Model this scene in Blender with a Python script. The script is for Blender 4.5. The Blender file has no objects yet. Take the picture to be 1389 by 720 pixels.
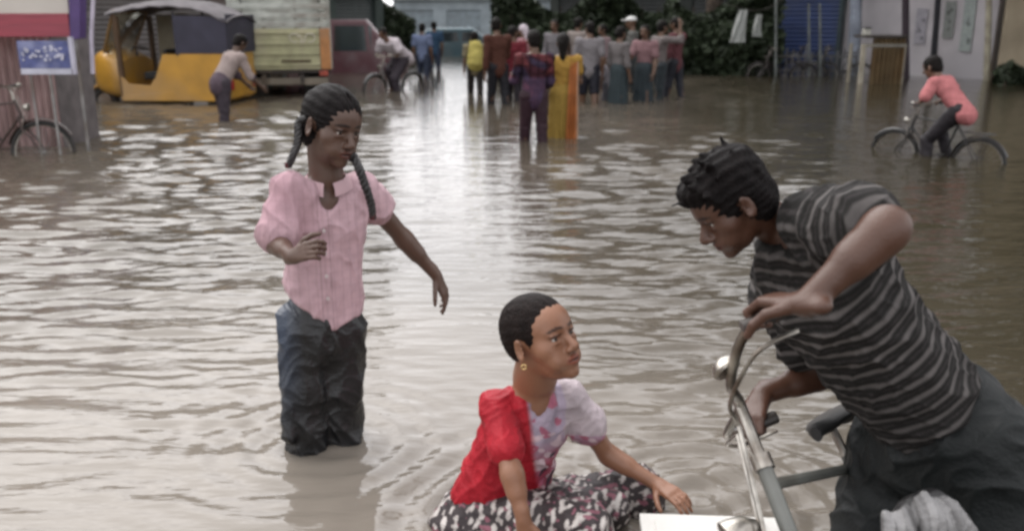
import bpy, math, random
import numpy as np
from mathutils import Matrix, Vector
rng = np.random.default_rng(7); random.seed(7)
PI = math.pi
sc = bpy.context.scene
C = sc.collection
V3 = lambda *a: np.array(a, float)
def unit(v):
    v = np.asarray(v, float); return v/(np.linalg.norm(v)+1e-12)
# ------------------------------------------------------------------ camera
CAM_H = 1.35; TILT = math.radians(15.34); FPX = 1203.0
cam_d = bpy.data.cameras.new('camera'); cam = bpy.data.objects.new('camera', cam_d); C.objects.link(cam)
cam.location = (0, 0, CAM_H); cam.rotation_euler = (PI/2-TILT, 0, 0)
cam_d.sensor_width = 36; cam_d.lens = 36*FPX/1389; cam_d.clip_start = .05; cam_d.clip_end = 2000
cam_d.dof.use_dof = True; cam_d.dof.focus_distance = 2.4; cam_d.dof.aperture_fstop = 3.2
sc.camera = cam
def R(u, v, Y):                       # a photograph position at distance Y -> place in the world
    a = (u-694.5)/FPX; b = -(v-360)/FPX
    d = V3(a, math.cos(TILT)+b*math.sin(TILT), -math.sin(TILT)+b*math.cos(TILT))
    return V3(0, 0, CAM_H)+d*(Y/d[1])
def G(u, v, z=0.0):                   # the same, where the ray meets height z
    a = (u-694.5)/FPX; b = -(v-360)/FPX
    d = V3(a, math.cos(TILT)+b*math.sin(TILT), -math.sin(TILT)+b*math.cos(TILT))
    return V3(0, 0, CAM_H)+d*((z-CAM_H)/d[2])
# ------------------------------------------------------------------ tagging
def tag(o, label=None, cat=None, group=None, kind=None):
    for k, v in (('label', label), ('category', cat), ('group', group), ('kind', kind)):
        if v: o[k] = v
    return o
def empty(name, loc=(0, 0, 0), rz=0, label=None, cat=None, group=None, kind=None, mat=None):
    o = bpy.data.objects.new(name, None); C.objects.link(o); o.empty_display_size = .1
    if mat is not None: o.matrix_world = mat
    else:
        o.location = loc; o.rotation_euler = (0, 0, rz)
    return tag(o, label, cat, group, kind)
def copy_tree(o, parent=None):
    c = o.copy(); C.objects.link(c)
    for k in list(c.keys()):
        pass
    if parent is not None: c.parent = parent
    for ch in list(o.children): copy_tree(ch, c)
    return c
# ------------------------------------------------------------------ materials
ALB = .76
def mat(name, col=(.5, .5, .5), rough=.7, metal=0, var=.25, scale=6, bump=0, bscale=60, attr=False, spec=.5, dirt=None, emis=None, aniso=None, coat=0):
    m = bpy.data.materials.new(name); m.use_nodes = True
    nt = m.node_tree; N = nt.nodes; L = nt.links; b = N['Principled BSDF']
    b.inputs['Roughness'].default_value = rough; b.inputs['Metallic'].default_value = metal
    b.inputs['Specular IOR Level'].default_value = spec
    b.inputs['Coat Weight'].default_value = coat
    tc = N.new('ShaderNodeTexCoord'); mp = N.new('ShaderNodeMapping'); L.new(tc.outputs['Object'], mp.inputs[0])
    if aniso: mp.inputs['Scale'].default_value = aniso
    no = N.new('ShaderNodeTexNoise'); no.inputs['Scale'].default_value = scale; no.inputs['Detail'].default_value = 5
    L.new(mp.outputs[0], no.inputs[0])
    mr = N.new('ShaderNodeMapRange'); mr.inputs[1].default_value = .3; mr.inputs[2].default_value = .7
    mr.inputs[3].default_value = (1-var)*ALB; mr.inputs[4].default_value = (1+var)*ALB
    L.new(no.outputs[0], mr.inputs[0])
    mul = N.new('ShaderNodeMix'); mul.data_type = 'RGBA'; mul.blend_type = 'MULTIPLY'; mul.inputs[0].default_value = 1
    L.new(mr.outputs[0], mul.inputs[7])
    if attr:
        at = N.new('ShaderNodeAttribute'); at.attribute_name = 'Col'; L.new(at.outputs[0], mul.inputs[6])
    else: mul.inputs[6].default_value = (*col, 1)
    out = mul.outputs[2]
    if dirt:
        n2 = N.new('ShaderNodeTexNoise'); n2.inputs['Scale'].default_value = scale*.35; n2.inputs['Detail'].default_value = 8
        L.new(mp.outputs[0], n2.inputs[0])
        r2 = N.new('ShaderNodeMapRange'); r2.inputs[1].default_value = .48; r2.inputs[2].default_value = .68
        L.new(n2.outputs[0], r2.inputs[0])
        mx = N.new('ShaderNodeMix'); mx.data_type = 'RGBA'; mx.inputs[7].default_value = (*dirt, 1)
        L.new(r2.outputs[0], mx.inputs[0]); L.new(out, mx.inputs[6]); out = mx.outputs[2]
    L.new(out, b.inputs['Base Color'])
    if bump:
        nb = N.new('ShaderNodeTexNoise'); nb.inputs['Scale'].default_value = bscale; nb.inputs['Detail'].default_value = 4
        L.new(mp.outputs[0], nb.inputs[0])
        bp = N.new('ShaderNodeBump'); bp.inputs['Strength'].default_value = bump; bp.inputs['Distance'].default_value = .01
        L.new(nb.outputs[0], bp.inputs['Height']); L.new(bp.outputs[0], b.inputs['Normal'])
    return m
M = {}
M['skin'] = mat('skin', rough=.42, var=.10, scale=9, bump=.15, bscale=190, attr=True, spec=.5)
M['cloth'] = mat('cloth', rough=.85, var=.12, scale=30, bump=.25, bscale=260, attr=True, spec=.15)
M['wet_cloth'] = mat('wet_cloth', rough=.55, var=.22, scale=14, bump=.3, bscale=120, attr=True, spec=.22)
M['soaked'] = mat('soaked_cloth', rough=.36, var=.3, scale=10, bump=.35, bscale=90, attr=True, spec=.45)
M['hair'] = mat('hair', rough=.6, var=.4, scale=60, bump=.7, bscale=190, attr=True, spec=.12)
M['eye'] = mat('eye', rough=.12, var=.02, attr=True)
M['black'] = mat('black_paint', (.012, .012, .013), .4, var=.3, dirt=(.06, .045, .035))
M['rubber'] = mat('rubber', (.02, .02, .02), .75, var=.3, dirt=(.032, .026, .022))
M['chrome'] = mat('chrome', (.55, .52, .47), .33, 1, var=.4, scale=26, dirt=(.09, .055, .035))
M['steel'] = mat('steel', (.35, .34, .33), .45, .8, var=.3, dirt=(.12, .08, .05))
# ------------------------------------------------------------------ mesh builder
def link(name, me, m, parent=None):
    o = bpy.data.objects.new(name, me); C.objects.link(o)
    if m is not None: me.materials.append(M[m] if isinstance(m, str) else m)
    if parent is not None: o.parent = parent
    return o
def frame_z(d):
    d = unit(d); a = V3(0, 0, 1) if abs(d[2]) < .9 else V3(1, 0, 0)
    x = unit(np.cross(a, d)); return x, np.cross(d, x), d
class MB:
    def __init__(s): s.v = []; s.f = []
    def add(s, vs, fs):
        n = len(s.v); s.v += [tuple(map(float, p)) for p in vs]; s.f += [tuple(i+n for i in f) for f in fs]; return s
    def box(s, c, size, rz=0, rot=None):
        c = V3(*c); hx, hy, hz = [q/2 for q in size]
        P = np.array([(sx*hx, sy*hy, sz*hz) for sz in (-1, 1) for sy in (-1, 1) for sx in (-1, 1)])
        if rot is None: rot = np.array(Matrix.Rotation(rz, 3, 'Z'))
        P = P@np.array(rot).T+c
        return s.add(P, [(0, 2, 3, 1), (4, 5, 7, 6), (0, 1, 5, 4), (2, 6, 7, 3), (0, 4, 6, 2), (1, 3, 7, 5)])
    def bar(s, a, b, w, h=None):
        a, b = V3(*a), V3(*b); x, y, z = frame_z(b-a); L = np.linalg.norm(b-a)
        return s.box((a+b)/2, (w, h or w, L), rot=np.array([x, y, z]).T)
    def tube(s, pts, r, n=8, closed=False, cap=True):
        pts = [V3(*p) for p in pts]; m = len(pts); rr = r if hasattr(r, '__len__') else [r]*m
        vs = []; px = None
        for i in range(m):
            if closed: d = pts[(i+1) % m]-pts[i-1]
            else: d = pts[min(i+1, m-1)]-pts[max(i-1, 0)]
            d = unit(d)
            if px is None: px, py, _ = frame_z(d)
            else:
                px = unit(px-d*np.dot(px, d)); py = np.cross(d, px)
            for k in range(n):
                a = 2*PI*k/n; vs.append(pts[i]+rr[i]*(math.cos(a)*px+math.sin(a)*py))
        fs = []
        for i in range(m if closed else m-1):
            j = (i+1) % m
            for k in range(n):
                l = (k+1) % n; fs.append((i*n+k, i*n+l, j*n+l, j*n+k))
        if cap and not closed:
            fs.append(tuple(range(n))[::-1]); fs.append(tuple((m-1)*n+k for k in range(n)))
        return s.add(vs, fs)
    def sheet(s, grid, th=.004):       # grid [i][j] of points -> a thin closed sheet
        g = np.array(grid, float); a, b, _ = g.shape
        du = np.gradient(g, axis=0); dv = np.gradient(g, axis=1); nn = np.cross(du, dv); nn /= np.linalg.norm(nn, axis=2, keepdims=True)+1e-9
        P = np.concatenate([(g+nn*th/2).reshape(-1, 3), (g-nn*th/2).reshape(-1, 3)]); o = a*b; fs = []
        for i in range(a-1):
            for j in range(b-1):
                q = (i*b+j, (i+1)*b+j, (i+1)*b+j+1, i*b+j+1); fs.append(q); fs.append(tuple(x+o for x in q[::-1]))
        ring = [(0, j) for j in range(b)]+[(i, b-1) for i in range(1, a)]+[(a-1, j) for j in range(b-2, -1, -1)]+[(i, 0) for i in range(a-2, 0, -1)]
        ids = [i*b+j for i, j in ring]
        for q in range(len(ids)):
            x, y = ids[q], ids[(q+1) % len(ids)]; fs.append((x, y, y+o, x+o))
        return s.add(P, fs)
    def loft(s, rings, cap=True):
        n = len(rings[0]); vs = [p for r in rings for p in r]; fs = []
        for i in range(len(rings)-1):
            for k in range(n):
                l = (k+1) % n; fs.append((i*n+k, i*n+l, (i+1)*n+l, (i+1)*n+k))
        if cap: fs.append(tuple(range(n))[::-1]); fs.append(tuple((len(rings)-1)*n+k for k in range(n)))
        return s.add(vs, fs)
    def prism(s, poly, axis, a, b):    # polygon in the two other axes, extruded a..b along axis
        def pt(p, t):
            q = list(p); q.insert(axis, t); return q
        n = len(poly); vs = [pt(p, a) for p in poly]+[pt(p, b) for p in poly]
        return s.add(vs, [tuple(range(n))[::-1], tuple(range(n, 2*n))]+[(k, (k+1) % n, n+(k+1) % n, n+k) for k in range(n)])
    def build(s, name, m, parent=None, smooth=False, bevel=0, **kw):
        me = bpy.data.meshes.new(name); me.from_pydata(s.v, [], s.f); me.update()
        o = link(name, me, m, parent)
        if smooth:
            me.polygons.foreach_set('use_smooth', [True]*len(me.polygons))
            me.set_sharp_from_angle(angle=math.radians(40))
        if bevel:
            md = o.modifiers.new('b', 'BEVEL'); md.width = bevel; md.segments = 2; md.limit_method = 'ANGLE'
        return tag(o, **kw) if kw else o
def ellipse(c, rx, ry, n=24, z=0, ph=0):
    return [(c[0]+rx*math.cos(2*PI*k/n+ph), c[1]+ry*math.sin(2*PI*k/n+ph), z) for k in range(n)]
def spline(pts, n=8):                  # Catmull-Rom
    P = [V3(*p) for p in pts]; P = [2*P[0]-P[1]]+P+[2*P[-1]-P[-2]]; out = []
    for i in range(1, len(P)-2):
        for k in range(n):
            t = k/n; a, b, c, d = P[i-1:i+3]
            out.append(.5*((2*b)+(-a+c)*t+(2*a-5*b+4*c-d)*t*t+(-a+3*b-3*c+d)*t**3))
    out.append(P[-2]); return out
# ------------------------------------------------------------------ distance-field modelling (organic shapes)
class Vol:
    def __init__(s, lo, hi, h):
        s.h = h; s.lo = np.array(lo, float)-3*h; s.n = np.ceil((np.array(hi)-s.lo)/h).astype(int)+4
        s.f = np.full(s.n, .5, np.float32)
    def sub(s, lo, hi):
        a = np.clip(np.floor((lo-s.lo)/s.h).astype(int), 0, s.n); b = np.clip(np.ceil((hi-s.lo)/s.h).astype(int)+1, 0, s.n)
        if (b <= a).any(): return None
        ax = [(s.lo[i]+s.h*np.arange(a[i], b[i])).astype(np.float32) for i in range(3)]
        return (slice(a[0], b[0]), slice(a[1], b[1]), slice(a[2], b[2])), ax[0][:, None, None], ax[1][None, :, None], ax[2][None, None, :]
    def put(s, lo, hi, fn, k, op):
        r = s.sub(lo, hi)
        if r is None: return
        sl, X, Y, Z = r; d = fn(X, Y, Z).astype(np.float32); f = s.f[sl]
        if op == 'add':
            if k > 0:
                h = np.maximum(k-np.abs(f-d), 0)/k; s.f[sl] = np.minimum(f, d)-h*h*k*.25
            else: s.f[sl] = np.minimum(f, d)
        elif op == 'cut':
            d = -d
            if k > 0:
                h = np.maximum(k-np.abs(f-d), 0)/k; s.f[sl] = np.maximum(f, d)+h*h*k*.25
            else: s.f[sl] = np.maximum(f, d)
    def cone(s, a, b, r1, r2, k=.02, flat=None, q=1, op='add'):
        a = V3(*a); b = V3(*b); ba = b-a; L = float(ba@ba)+1e-9; m = max(r1, r2)+k+3*s.h
        fl = unit(flat) if flat is not None else None
        if fl is not None: ba2 = ba+(1/q-1)*(ba@fl)*fl; L2 = float(ba2@ba2)+1e-9
        def fn(X, Y, Z):
            x, y, z = X-a[0], Y-a[1], Z-a[2]
            if fl is None:
                t = np.clip((x*ba[0]+y*ba[1]+z*ba[2])/L, 0, 1)
                return np.sqrt((x-t*ba[0])**2+(y-t*ba[1])**2+(z-t*ba[2])**2)-(r1+(r2-r1)*t)
            w = (1/q-1)*(x*fl[0]+y*fl[1]+z*fl[2]); x = x+w*fl[0]; y = y+w*fl[1]; z = z+w*fl[2]
            t = np.clip((x*ba2[0]+y*ba2[1]+z*ba2[2])/L2, 0, 1)
            return (np.sqrt((x-t*ba2[0])**2+(y-t*ba2[1])**2+(z-t*ba2[2])**2)-(r1+(r2-r1)*t))*(.5+.5*q)
        s.put(np.minimum(a, b)-m, np.maximum(a, b)+m, fn, k, op)
    def ell(s, c, rad, F=None, k=.01, op='add'):
        c = V3(*c); rad = V3(*rad); F = np.eye(3) if F is None else F; m = rad.max()+k+3*s.h   # F rows = local axes
        def fn(X, Y, Z):
            x, y, z = X-c[0], Y-c[1], Z-c[2]
            p = [(x*F[i][0]+y*F[i][1]+z*F[i][2])/rad[i] for i in range(3)]
            k0 = np.sqrt(p[0]**2+p[1]**2+p[2]**2); k1 = np.sqrt((p[0]/rad[0])**2+(p[1]/rad[1])**2+(p[2]/rad[2])**2)+1e-6
            return k0*(k0-1)/k1
        s.put(c-m, c+m, fn, k, op)
    def plane(s, p, n, k=.0):           # keep the side n points away from
        p = V3(*p); n = unit(n)
        ax = [(s.lo[i]+s.h*np.arange(s.n[i])).astype(np.float32) for i in range(3)]
        d = (ax[0][:, None, None]-p[0])*n[0]+(ax[1][None, :, None]-p[1])*n[1]+(ax[2][None, None, :]-p[2])*n[2]
        if k:
            h = np.maximum(k-np.abs(s.f-d), 0)/k; s.f = np.maximum(s.f, d)+h*h*k*.25
        else: s.f = np.maximum(s.f, d)
    def mesh(s):
        f = s.f; i = f < 0; n = f.shape
        c = np.zeros([q-1 for q in n], np.uint8)
        off = [(x, y, z) for x in (0, 1) for y in (0, 1) for z in (0, 1)]
        for x, y, z in off: c += i[x:n[0]-1+x, y:n[1]-1+y, z:n[2]-1+z]
        act = np.argwhere((c > 0) & (c < 8)); del c
        idx = {o: k for k, o in enumerate(off)}
        val = np.stack([f[act[:, 0]+x, act[:, 1]+y, act[:, 2]+z] for x, y, z in off], 1)
        acc = np.zeros((len(act), 3)); cnt = np.zeros(len(act))
        for o in off:
            for ax in range(3):
                if o[ax]: continue
                p = list(o); p[ax] = 1; A = val[:, idx[o]]; B = val[:, idx[tuple(p)]]
                m = (A < 0) != (B < 0); t = np.where(m, A/(A-B+1e-12), 0)
                e = np.array(o, float)[None].repeat(len(act), 0); e[:, ax] = t
                acc += e*m[:, None]; cnt += m
        vs = s.lo+s.h*(act+acc/cnt[:, None])
        ids = np.full([q-1 for q in n], -1, np.int32); ids[tuple(act.T)] = np.arange(len(act))
        F = []
        for ax in range(3):
            sl0 = [slice(1, n[j]-1) for j in range(3)]; sl1 = list(sl0)
            sl0[ax] = slice(0, n[ax]-1); sl1[ax] = slice(1, n[ax])
            A = i[tuple(sl0)]; B = i[tuple(sl1)]; m = np.argwhere(A != B)
            if not len(m): continue
            a_in = A[tuple(m.T)]; g = m.copy()
            for j in range(3):
                if j != ax: g[:, j] += 1
            u, v = (ax+1) % 3, (ax+2) % 3
            def cell(du, dv):
                q = g.copy(); q[:, u] -= du; q[:, v] -= dv; return ids[tuple(q.T)]
            quad = np.stack([cell(1, 1), cell(0, 1), cell(0, 0), cell(1, 0)], 1)
            quad[~a_in] = quad[~a_in][:, ::-1]; F.append(quad)
        F = np.concatenate(F) if F else np.zeros((0, 4), int)
        return vs, F[(F >= 0).all(1)]
def vnormals(v, F):
    a, b, c, d = [v[F[:, i]] for i in range(4)]; n = np.cross(c-a, d-b); out = np.zeros_like(v)
    for i in range(4):
        for ax in range(3): out[:, ax] += np.bincount(F[:, i], n[:, ax], len(v))
    return out/(np.linalg.norm(out, axis=1, keepdims=True)+1e-12)
def waves(P, freq, seed, n=5):          # smooth pseudo-noise in [-1,1]
    r = np.random.default_rng(seed); out = 0
    for i in range(n):
        d = unit(r.normal(size=3))*freq*r.uniform(.6, 1.6); out = out+np.sin(P@d+r.uniform(0, 6.28)+1.3*np.sin(P@unit(r.normal(size=3))*freq*.6+r.uniform(0, 6)))
    return out/n*1.6
def folds(P, d, freq, seed, warp=.5):   # ridged folds running across direction d
    w = waves(P, freq*.35, seed)*warp*2.2; t = P@unit(d)*freq+w
    r = 1-np.abs(np.sin(t)); return r**1.5*(0.6+.4*waves(P, freq*.4, seed+9))
def crumple(P, f, seed, st=(1, 1, 1)):   # creased cloth: sharp ridges at two scales
    P = P*np.array(st); Q = P+np.stack([waves(P, f*.5, seed+k) for k in (1, 2, 3)], 1)*.22/f
    a = 1-np.abs(waves(Q, f, seed+4)); b = 1-np.abs(waves(Q, f*2.1, seed+5)); return np.clip(a, 0, 1)**3+.45*np.clip(b, 0, 1)**3-.5
def smooth_vol(v, F, it=1):
    for _ in range(it):
        acc = np.zeros_like(v); cnt = np.zeros(len(v))
        for i in range(4):
            j = (i+1) % 4
            for a, b in ((i, j), (j, i)):
                cnt += np.bincount(F[:, a], minlength=len(v))
                for ax in range(3): acc[:, ax] += np.bincount(F[:, a], v[F[:, b], ax], len(v))
        v = .5*v+.5*acc/np.maximum(cnt, 1)[:, None]
    return v
def vol_obj(name, vol, m, paint, parent=None, disp=None, sm=1):
    v, F = vol.mesh(); v = smooth_vol(v, F, sm)
    if disp is not None: v = smooth_vol(v+vnormals(v, F)*disp(v)[:, None], F, 1)
    col = np.asarray(paint(v) if callable(paint) else np.tile(paint, (len(v), 1)), np.float32)
    me = bpy.data.meshes.new(name)
    me.vertices.add(len(v)); me.vertices.foreach_set('co', v.astype(np.float32).ravel())
    me.loops.add(F.size); me.loops.foreach_set('vertex_index', F.astype(np.int32).ravel())
    me.polygons.add(len(F)); me.polygons.foreach_set('loop_start', np.arange(0, F.size, 4, dtype=np.int32))
    me.polygons.foreach_set('use_smooth', np.ones(len(F), bool)); me.update(calc_edges=True)
    a = me.color_attributes.new('Col', 'FLOAT_COLOR', 'POINT')
    a.data.foreach_set('color', np.concatenate([np.clip(col, 0, 1), np.ones((len(v), 1), np.float32)], 1).ravel())
    return link(name, me, m, parent)
# ================================================================== PEOPLE
# Joints J (world): pel, chest, neck, head, hf (face direction), hu (head up), bf (front of trunk), sh/el/wr/hp/kn/an + 0/1 (0 = person's right)
def head_frame(J):
    f = unit(J['hf']); u = unit(J['hu']-f*np.dot(J['hu'], f)); r = np.cross(f, u); return np.array([r, f, u])
def hp_(J, hs, *p):
    return J['head']+(V3(*p)*hs)@head_frame(J)
def add_head(vol, J, hs, fine=True, nose=1.0, nk=1.0):
    F = head_frame(J); P = lambda *p: hp_(J, hs, *p); e = lambda c, r, k=.015, op='add': vol.ell(P(*c), V3(*r)*hs, F, k*hs, op)
    e((0, -.012, .03), (.074, .092, .083)); e((0, .030, -.045), (.050, .054, .064), .03); e((0, .045, .035), (.056, .040, .045), .03)
    vol.cone(P(0, -.03, -.04), J['neck'], .050*hs*nk, .054*hs*nk*nk, .02*hs)
    if not fine:
        vol.cone(P(0, .085, 0), P(0, .104, -.03), .009*hs, .014*hs, .012*hs)
        for x in (-1, 1): e((x*.077, -.008, -.012), (.011, .018, .030), .005)
        return
    for x in (-1, 1):
        e((x*.042, .045, -.022), (.024, .026, .024), .025); e((x*.030, .062, -.058), (.022, .020, .022), .02)
        vol.cone(P(x*.012, .078, .020), P(x*.044, .064, .020), .009*hs, .007*hs, .014*hs)
        e((x*.031, .092, 0), (.017, .016, .012), .014, 'cut')
    e((0, .070, -.094), (.020, .018, .016), .02)
    vol.cone(P(0, .078, .006), P(0, .103, -.030), .0075*hs, .0125*hs*nose, .010*hs)
    for x in (-1, 1): e((x*.0115*nose, .092, -.036), (.009, .011, .008), .006)
    e((0, .075, -.062), (.026, .015, .016), .014)
    e((0, .089, -.0565), (.021, .008, .0055), .004); e((0, .087, -.0685), (.019, .009, .0065), .004)
    e((0, .094, -.0625), (.020, .007, .0016), .003, 'cut')
    for x in (-1, 1):
        e((x*.031, .074, .0085), (.017, .011, .0055), .005); e((x*.031, .073, -.0095), (.016, .010, .0045), .005)
        EF = np.array([F[0]+x*.35*F[1]*-1, F[1]+x*.35*F[0], F[2]]); EF = np.array([unit(q) for q in EF])
        vol.ell(P(x*.078, -.010, -.008), V3(.0065, .019, .031)*hs, EF, .006*hs)
        vol.ell(P(x*.083, -.004, -.004), V3(.005, .011, .020)*hs, EF, .004*hs, 'cut')
def paint_skin(J, hs, base, lip=(.5, .32, .30), brow=(.10, .08, .07), spots=()):
    base = np.array(base); F = head_frame(J)
    def fn(v):
        col = np.tile(base, (len(v), 1)); q = (v-J['head'])@F.T/hs; r, f, u = np.abs(q[:, 0]), q[:, 1], q[:, 2]
        inh = (np.abs(u) < .13) & (np.abs(f) < .13) & (r < .1)
        def mixc(w, c):
            col[:] = col*(1-w[:, None])+col*np.array(c)[None]*w[:, None]
        d = np.sqrt(((r)/.024)**2+((u+.0625)/.0125)**2); mixc(np.clip((1.15-d)*4, 0, 1)*(f > .07)*inh, (1.0, .62, .62))
        d = np.sqrt((r/.019)**2+((u+.0628)/.0022)**2); mixc(np.clip((1.3-d)*3, 0, 1)*(f > .07)*inh, (.25, .2, .2))
        cu = .025+.10*(r-.03)*(r < .03)-.16*(r-.03)*(r > .03)
        d = np.sqrt(((r-.030)/.021)**2+((u-cu)/.0042)**2); mixc(np.clip((1.25-d)*3, 0, 1)*(f > .04)*inh, brow)
        d = np.sqrt(((r-.031)/.019)**2+((u-.0075)/.0038)**2); mixc(np.clip((1.2-d)*3, 0, 1)*(f > .04)*inh, (.3, .25, .25))
        d = np.sqrt(((r-.0105)/.0045)**2+((u+.0425)/.003)**2); mixc(np.clip((1.2-d)*3, 0, 1)*(f > .08)*inh, (.25, .2, .2))
        col *= (1+.05*waves(v, 35, 3))[:, None]
        return col
    return fn
def add_eyes(J, hs, parent):
    F = head_frame(J)
    for x in (-1, 1):
        c = hp_(J, hs, x*.031, .0665, 0); vol = Vol(c-.016*hs, c+.016*hs, .0016*hs); vol.ell(c, V3(1, 1, 1)*.0122*hs, F, 0)
        def p(v):
            q = (v-c)@F.T/hs; d = np.hypot(q[:, 0], q[:, 2]); col = np.tile([.55, .50, .46], (len(v), 1))
            col[(d < .0060) & (q[:, 1] > 0)] = (.035, .02, .012); col[(d < .0026) & (q[:, 1] > 0)] = (.004, .004, .004); return col
        vol_obj('eye', vol, 'eye', p, parent)
def add_hand(vol, wr, d, nrm, side, s=1.0, curl=(.3, .35, .4, .45), thumb=.5, spread=.10):
    """d: along the hand; nrm: back-of-hand normal; side: direction of the thumb"""
    d = unit(d); nrm = unit(nrm-d*np.dot(nrm, d)); t = unit(np.cross(d, nrm)); t = t if np.dot(t, side) > 0 else -t
    wr = V3(*wr)
    for o, r in ((.024, .0125), (.008, .0135), (-.008, .013), (-.023, .0115)):
        vol.cone(wr+d*.012*s+t*o*.55*s, wr+d*.078*s+t*o*s, .0135*s, r*s*.86, .008*s)
    vol.cone(wr-d*.03*s, wr+d*.02*s, .022*s, .021*s, .015*s, nrm, .72)
    L = ((.040, .025, .020), (.044, .029, .021), (.041, .027, .020), (.033, .020, .017))
    for i, o in enumerate((.024, .008, -.008, -.023)):
        p = wr+d*.080*s+t*o*s; a = curl[i]; r = (.0088, .0090, .0086, .0078)[i]*s
        dd = unit(d+t*spread*(o/.024)); ang = a*.6
        for j, l in enumerate(L[i]):
            v = unit(dd*math.cos(ang)-nrm*math.sin(ang)); q = p+v*l*s
            vol.cone(p, q, r*(1-.08*j), r*(.92-.08*j), .0025*s); p = q; ang += a*(1.5 if j == 0 else 1.1)
    p = wr+d*.022*s+t*.024*s-nrm*.006*s; v = unit(t*.75+d*.75-nrm*.25*thumb)
    for j, l in enumerate((.036, .030, .024)):
        q = p+v*l*s; vol.cone(p, q, (.0125, .0100, .0092)[j]*s, (.0100, .0092, .0078)[j]*s, .006*s if j == 0 else .003*s); p = q
        v = unit(v+d*.35*(1-thumb)-nrm*.45*thumb-t*.25*thumb)
def add_foot(vol, an, fd, s):
    a = V3(*an); fd = unit(V3(fd[0], fd[1], 0)); g = a-V3(0, 0, .055*s)
    vol.cone(a-fd*.02*s, g+fd*.12*s, .036*s, .028*s, .02*s); vol.cone(g-fd*.035*s, g+fd*.14*s, .028*s, .024*s, .02*s)
    sd = np.cross(fd, V3(0, 0, 1))
    for i in range(5): vol.cone(g+fd*.13*s+sd*(i-2)*.014*s, g+fd*(.165-.008*abs(i-1))*s+sd*(i-2)*.016*s, .011*s, .009*s, .004*s)
def bounds(J, m):
    P = np.array([J[k] for k in J if k not in ('hf', 'hu', 'bf')]); return P.min(0)-m, P.max(0)+m
def add_trunk(vol, J, s, g=1.0, inf=0.0, low=0.0, k=.04, full=True):
    bf = J['bf']; pel, ch, nk = J['pel'], J['chest'], J['neck']; w = pel+(ch-pel)*.48; dn = unit(pel-ch)
    vol.cone(pel+dn*low, w, .132*s*g+inf*1.2, .112*s*g+inf, k*s, bf, .72)
    vol.cone(w, ch, .112*s*g+inf, .128*s*g+inf, k*s, bf, .68)
    vol.cone(ch, ch+(nk-ch)*.72, .126*s*g+inf, .070*s*g+inf*.8, k*s, bf, .70)
    for i in (0, 1):
        vol.cone(ch+(nk-ch)*.55, J['sh%d' % i], .060*s*g+inf*.8, .052*s*g+inf, k*s)
        vol.cone(ch+(J['sh%d' % i]-ch)*.45-unit(nk-ch)*.03*s, J['sh%d' % i], .075*s*g+inf*.8, .048*s*g+inf*.8, k*s)
def add_arm(vol, J, i, s, g=1.0, inf=0, frac=2.0, k=.02, flare=0.0):
    a, e, w = J['sh%d' % i], J['el%d' % i], J['wr%d' % i]
    if frac <= 1:
        vol.cone(a, a+(e-a)*frac, .050*s*g+inf, (.050-.012*frac)*s*g+inf+flare, k*s); return
    vol.cone(a, e, .050*s*g+inf, .038*s*g+inf, k*s); f = min(frac-1, 1)
    vol.cone(e, e+(w-e)*f, .039*s*g+inf, (.039-.013*f)*s*g+inf+flare, k*s)
    if inf == 0: vol.cone(e+(w-e)*.12, e+(w-e)*.4, .040*s*g, .036*s*g, k*s)
def add_leg(vol, J, i, s, g=1.0, inf=0, frac=2.0, k=.03, flare=0.0):
    a, e, w = J['hp%d' % i], J['kn%d' % i], J['an%d' % i]
    if frac <= 1:
        vol.cone(a, a+(e-a)*frac, .086*s*g+inf, (.086-.028*frac)*s*g+inf+flare, k*s); return
    vol.cone(a, e, .086*s*g+inf, .056*s*g+inf, k*s); f = min(frac-1, 1)
    vol.cone(e, e+(w-e)*f, .056*s*g+inf, (.056-.02*f)*s*g+inf+flare, k*s)
    if inf == 0: vol.cone(e+(w-e)*.1-J['bf']*.015*s, e+(w-e)*.45-J['bf']*.018*s, .050*s*g, .044*s*g, k*s)
def body_vol(J, s, hs, g, h, fine=False, hands=None, nose=1.0, ag=None, nk=1.0):
    lo, hi = bounds(J, .24*s); vol = Vol(lo, hi, h)
    add_trunk(vol, J, s, g)
    for i in (0, 1):
        add_arm(vol, J, i, s, ag or g); add_leg(vol, J, i, s, g); add_foot(vol, J['an%d' % i], J['bf'], s)
        hd = (hands or {}).get(i)
        d = unit(J['wr%d' % i]-J['el%d' % i])
        if hd: add_hand(vol, J['wr%d' % i], hd.get('d', d), hd['n'], hd['t'], hd.get('s', s), hd.get('curl', (.3, .35, .4, .45)), hd.get('thumb', .5))
        else:
            side = J['sh%d' % i]-J['sh%d' % (1-i)]; bf = J['bf']
            add_hand(vol, J['wr%d' % i], d, side, bf+d*.01, s)
    add_head(vol, J, hs, fine, nose, nk)
    return vol
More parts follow.
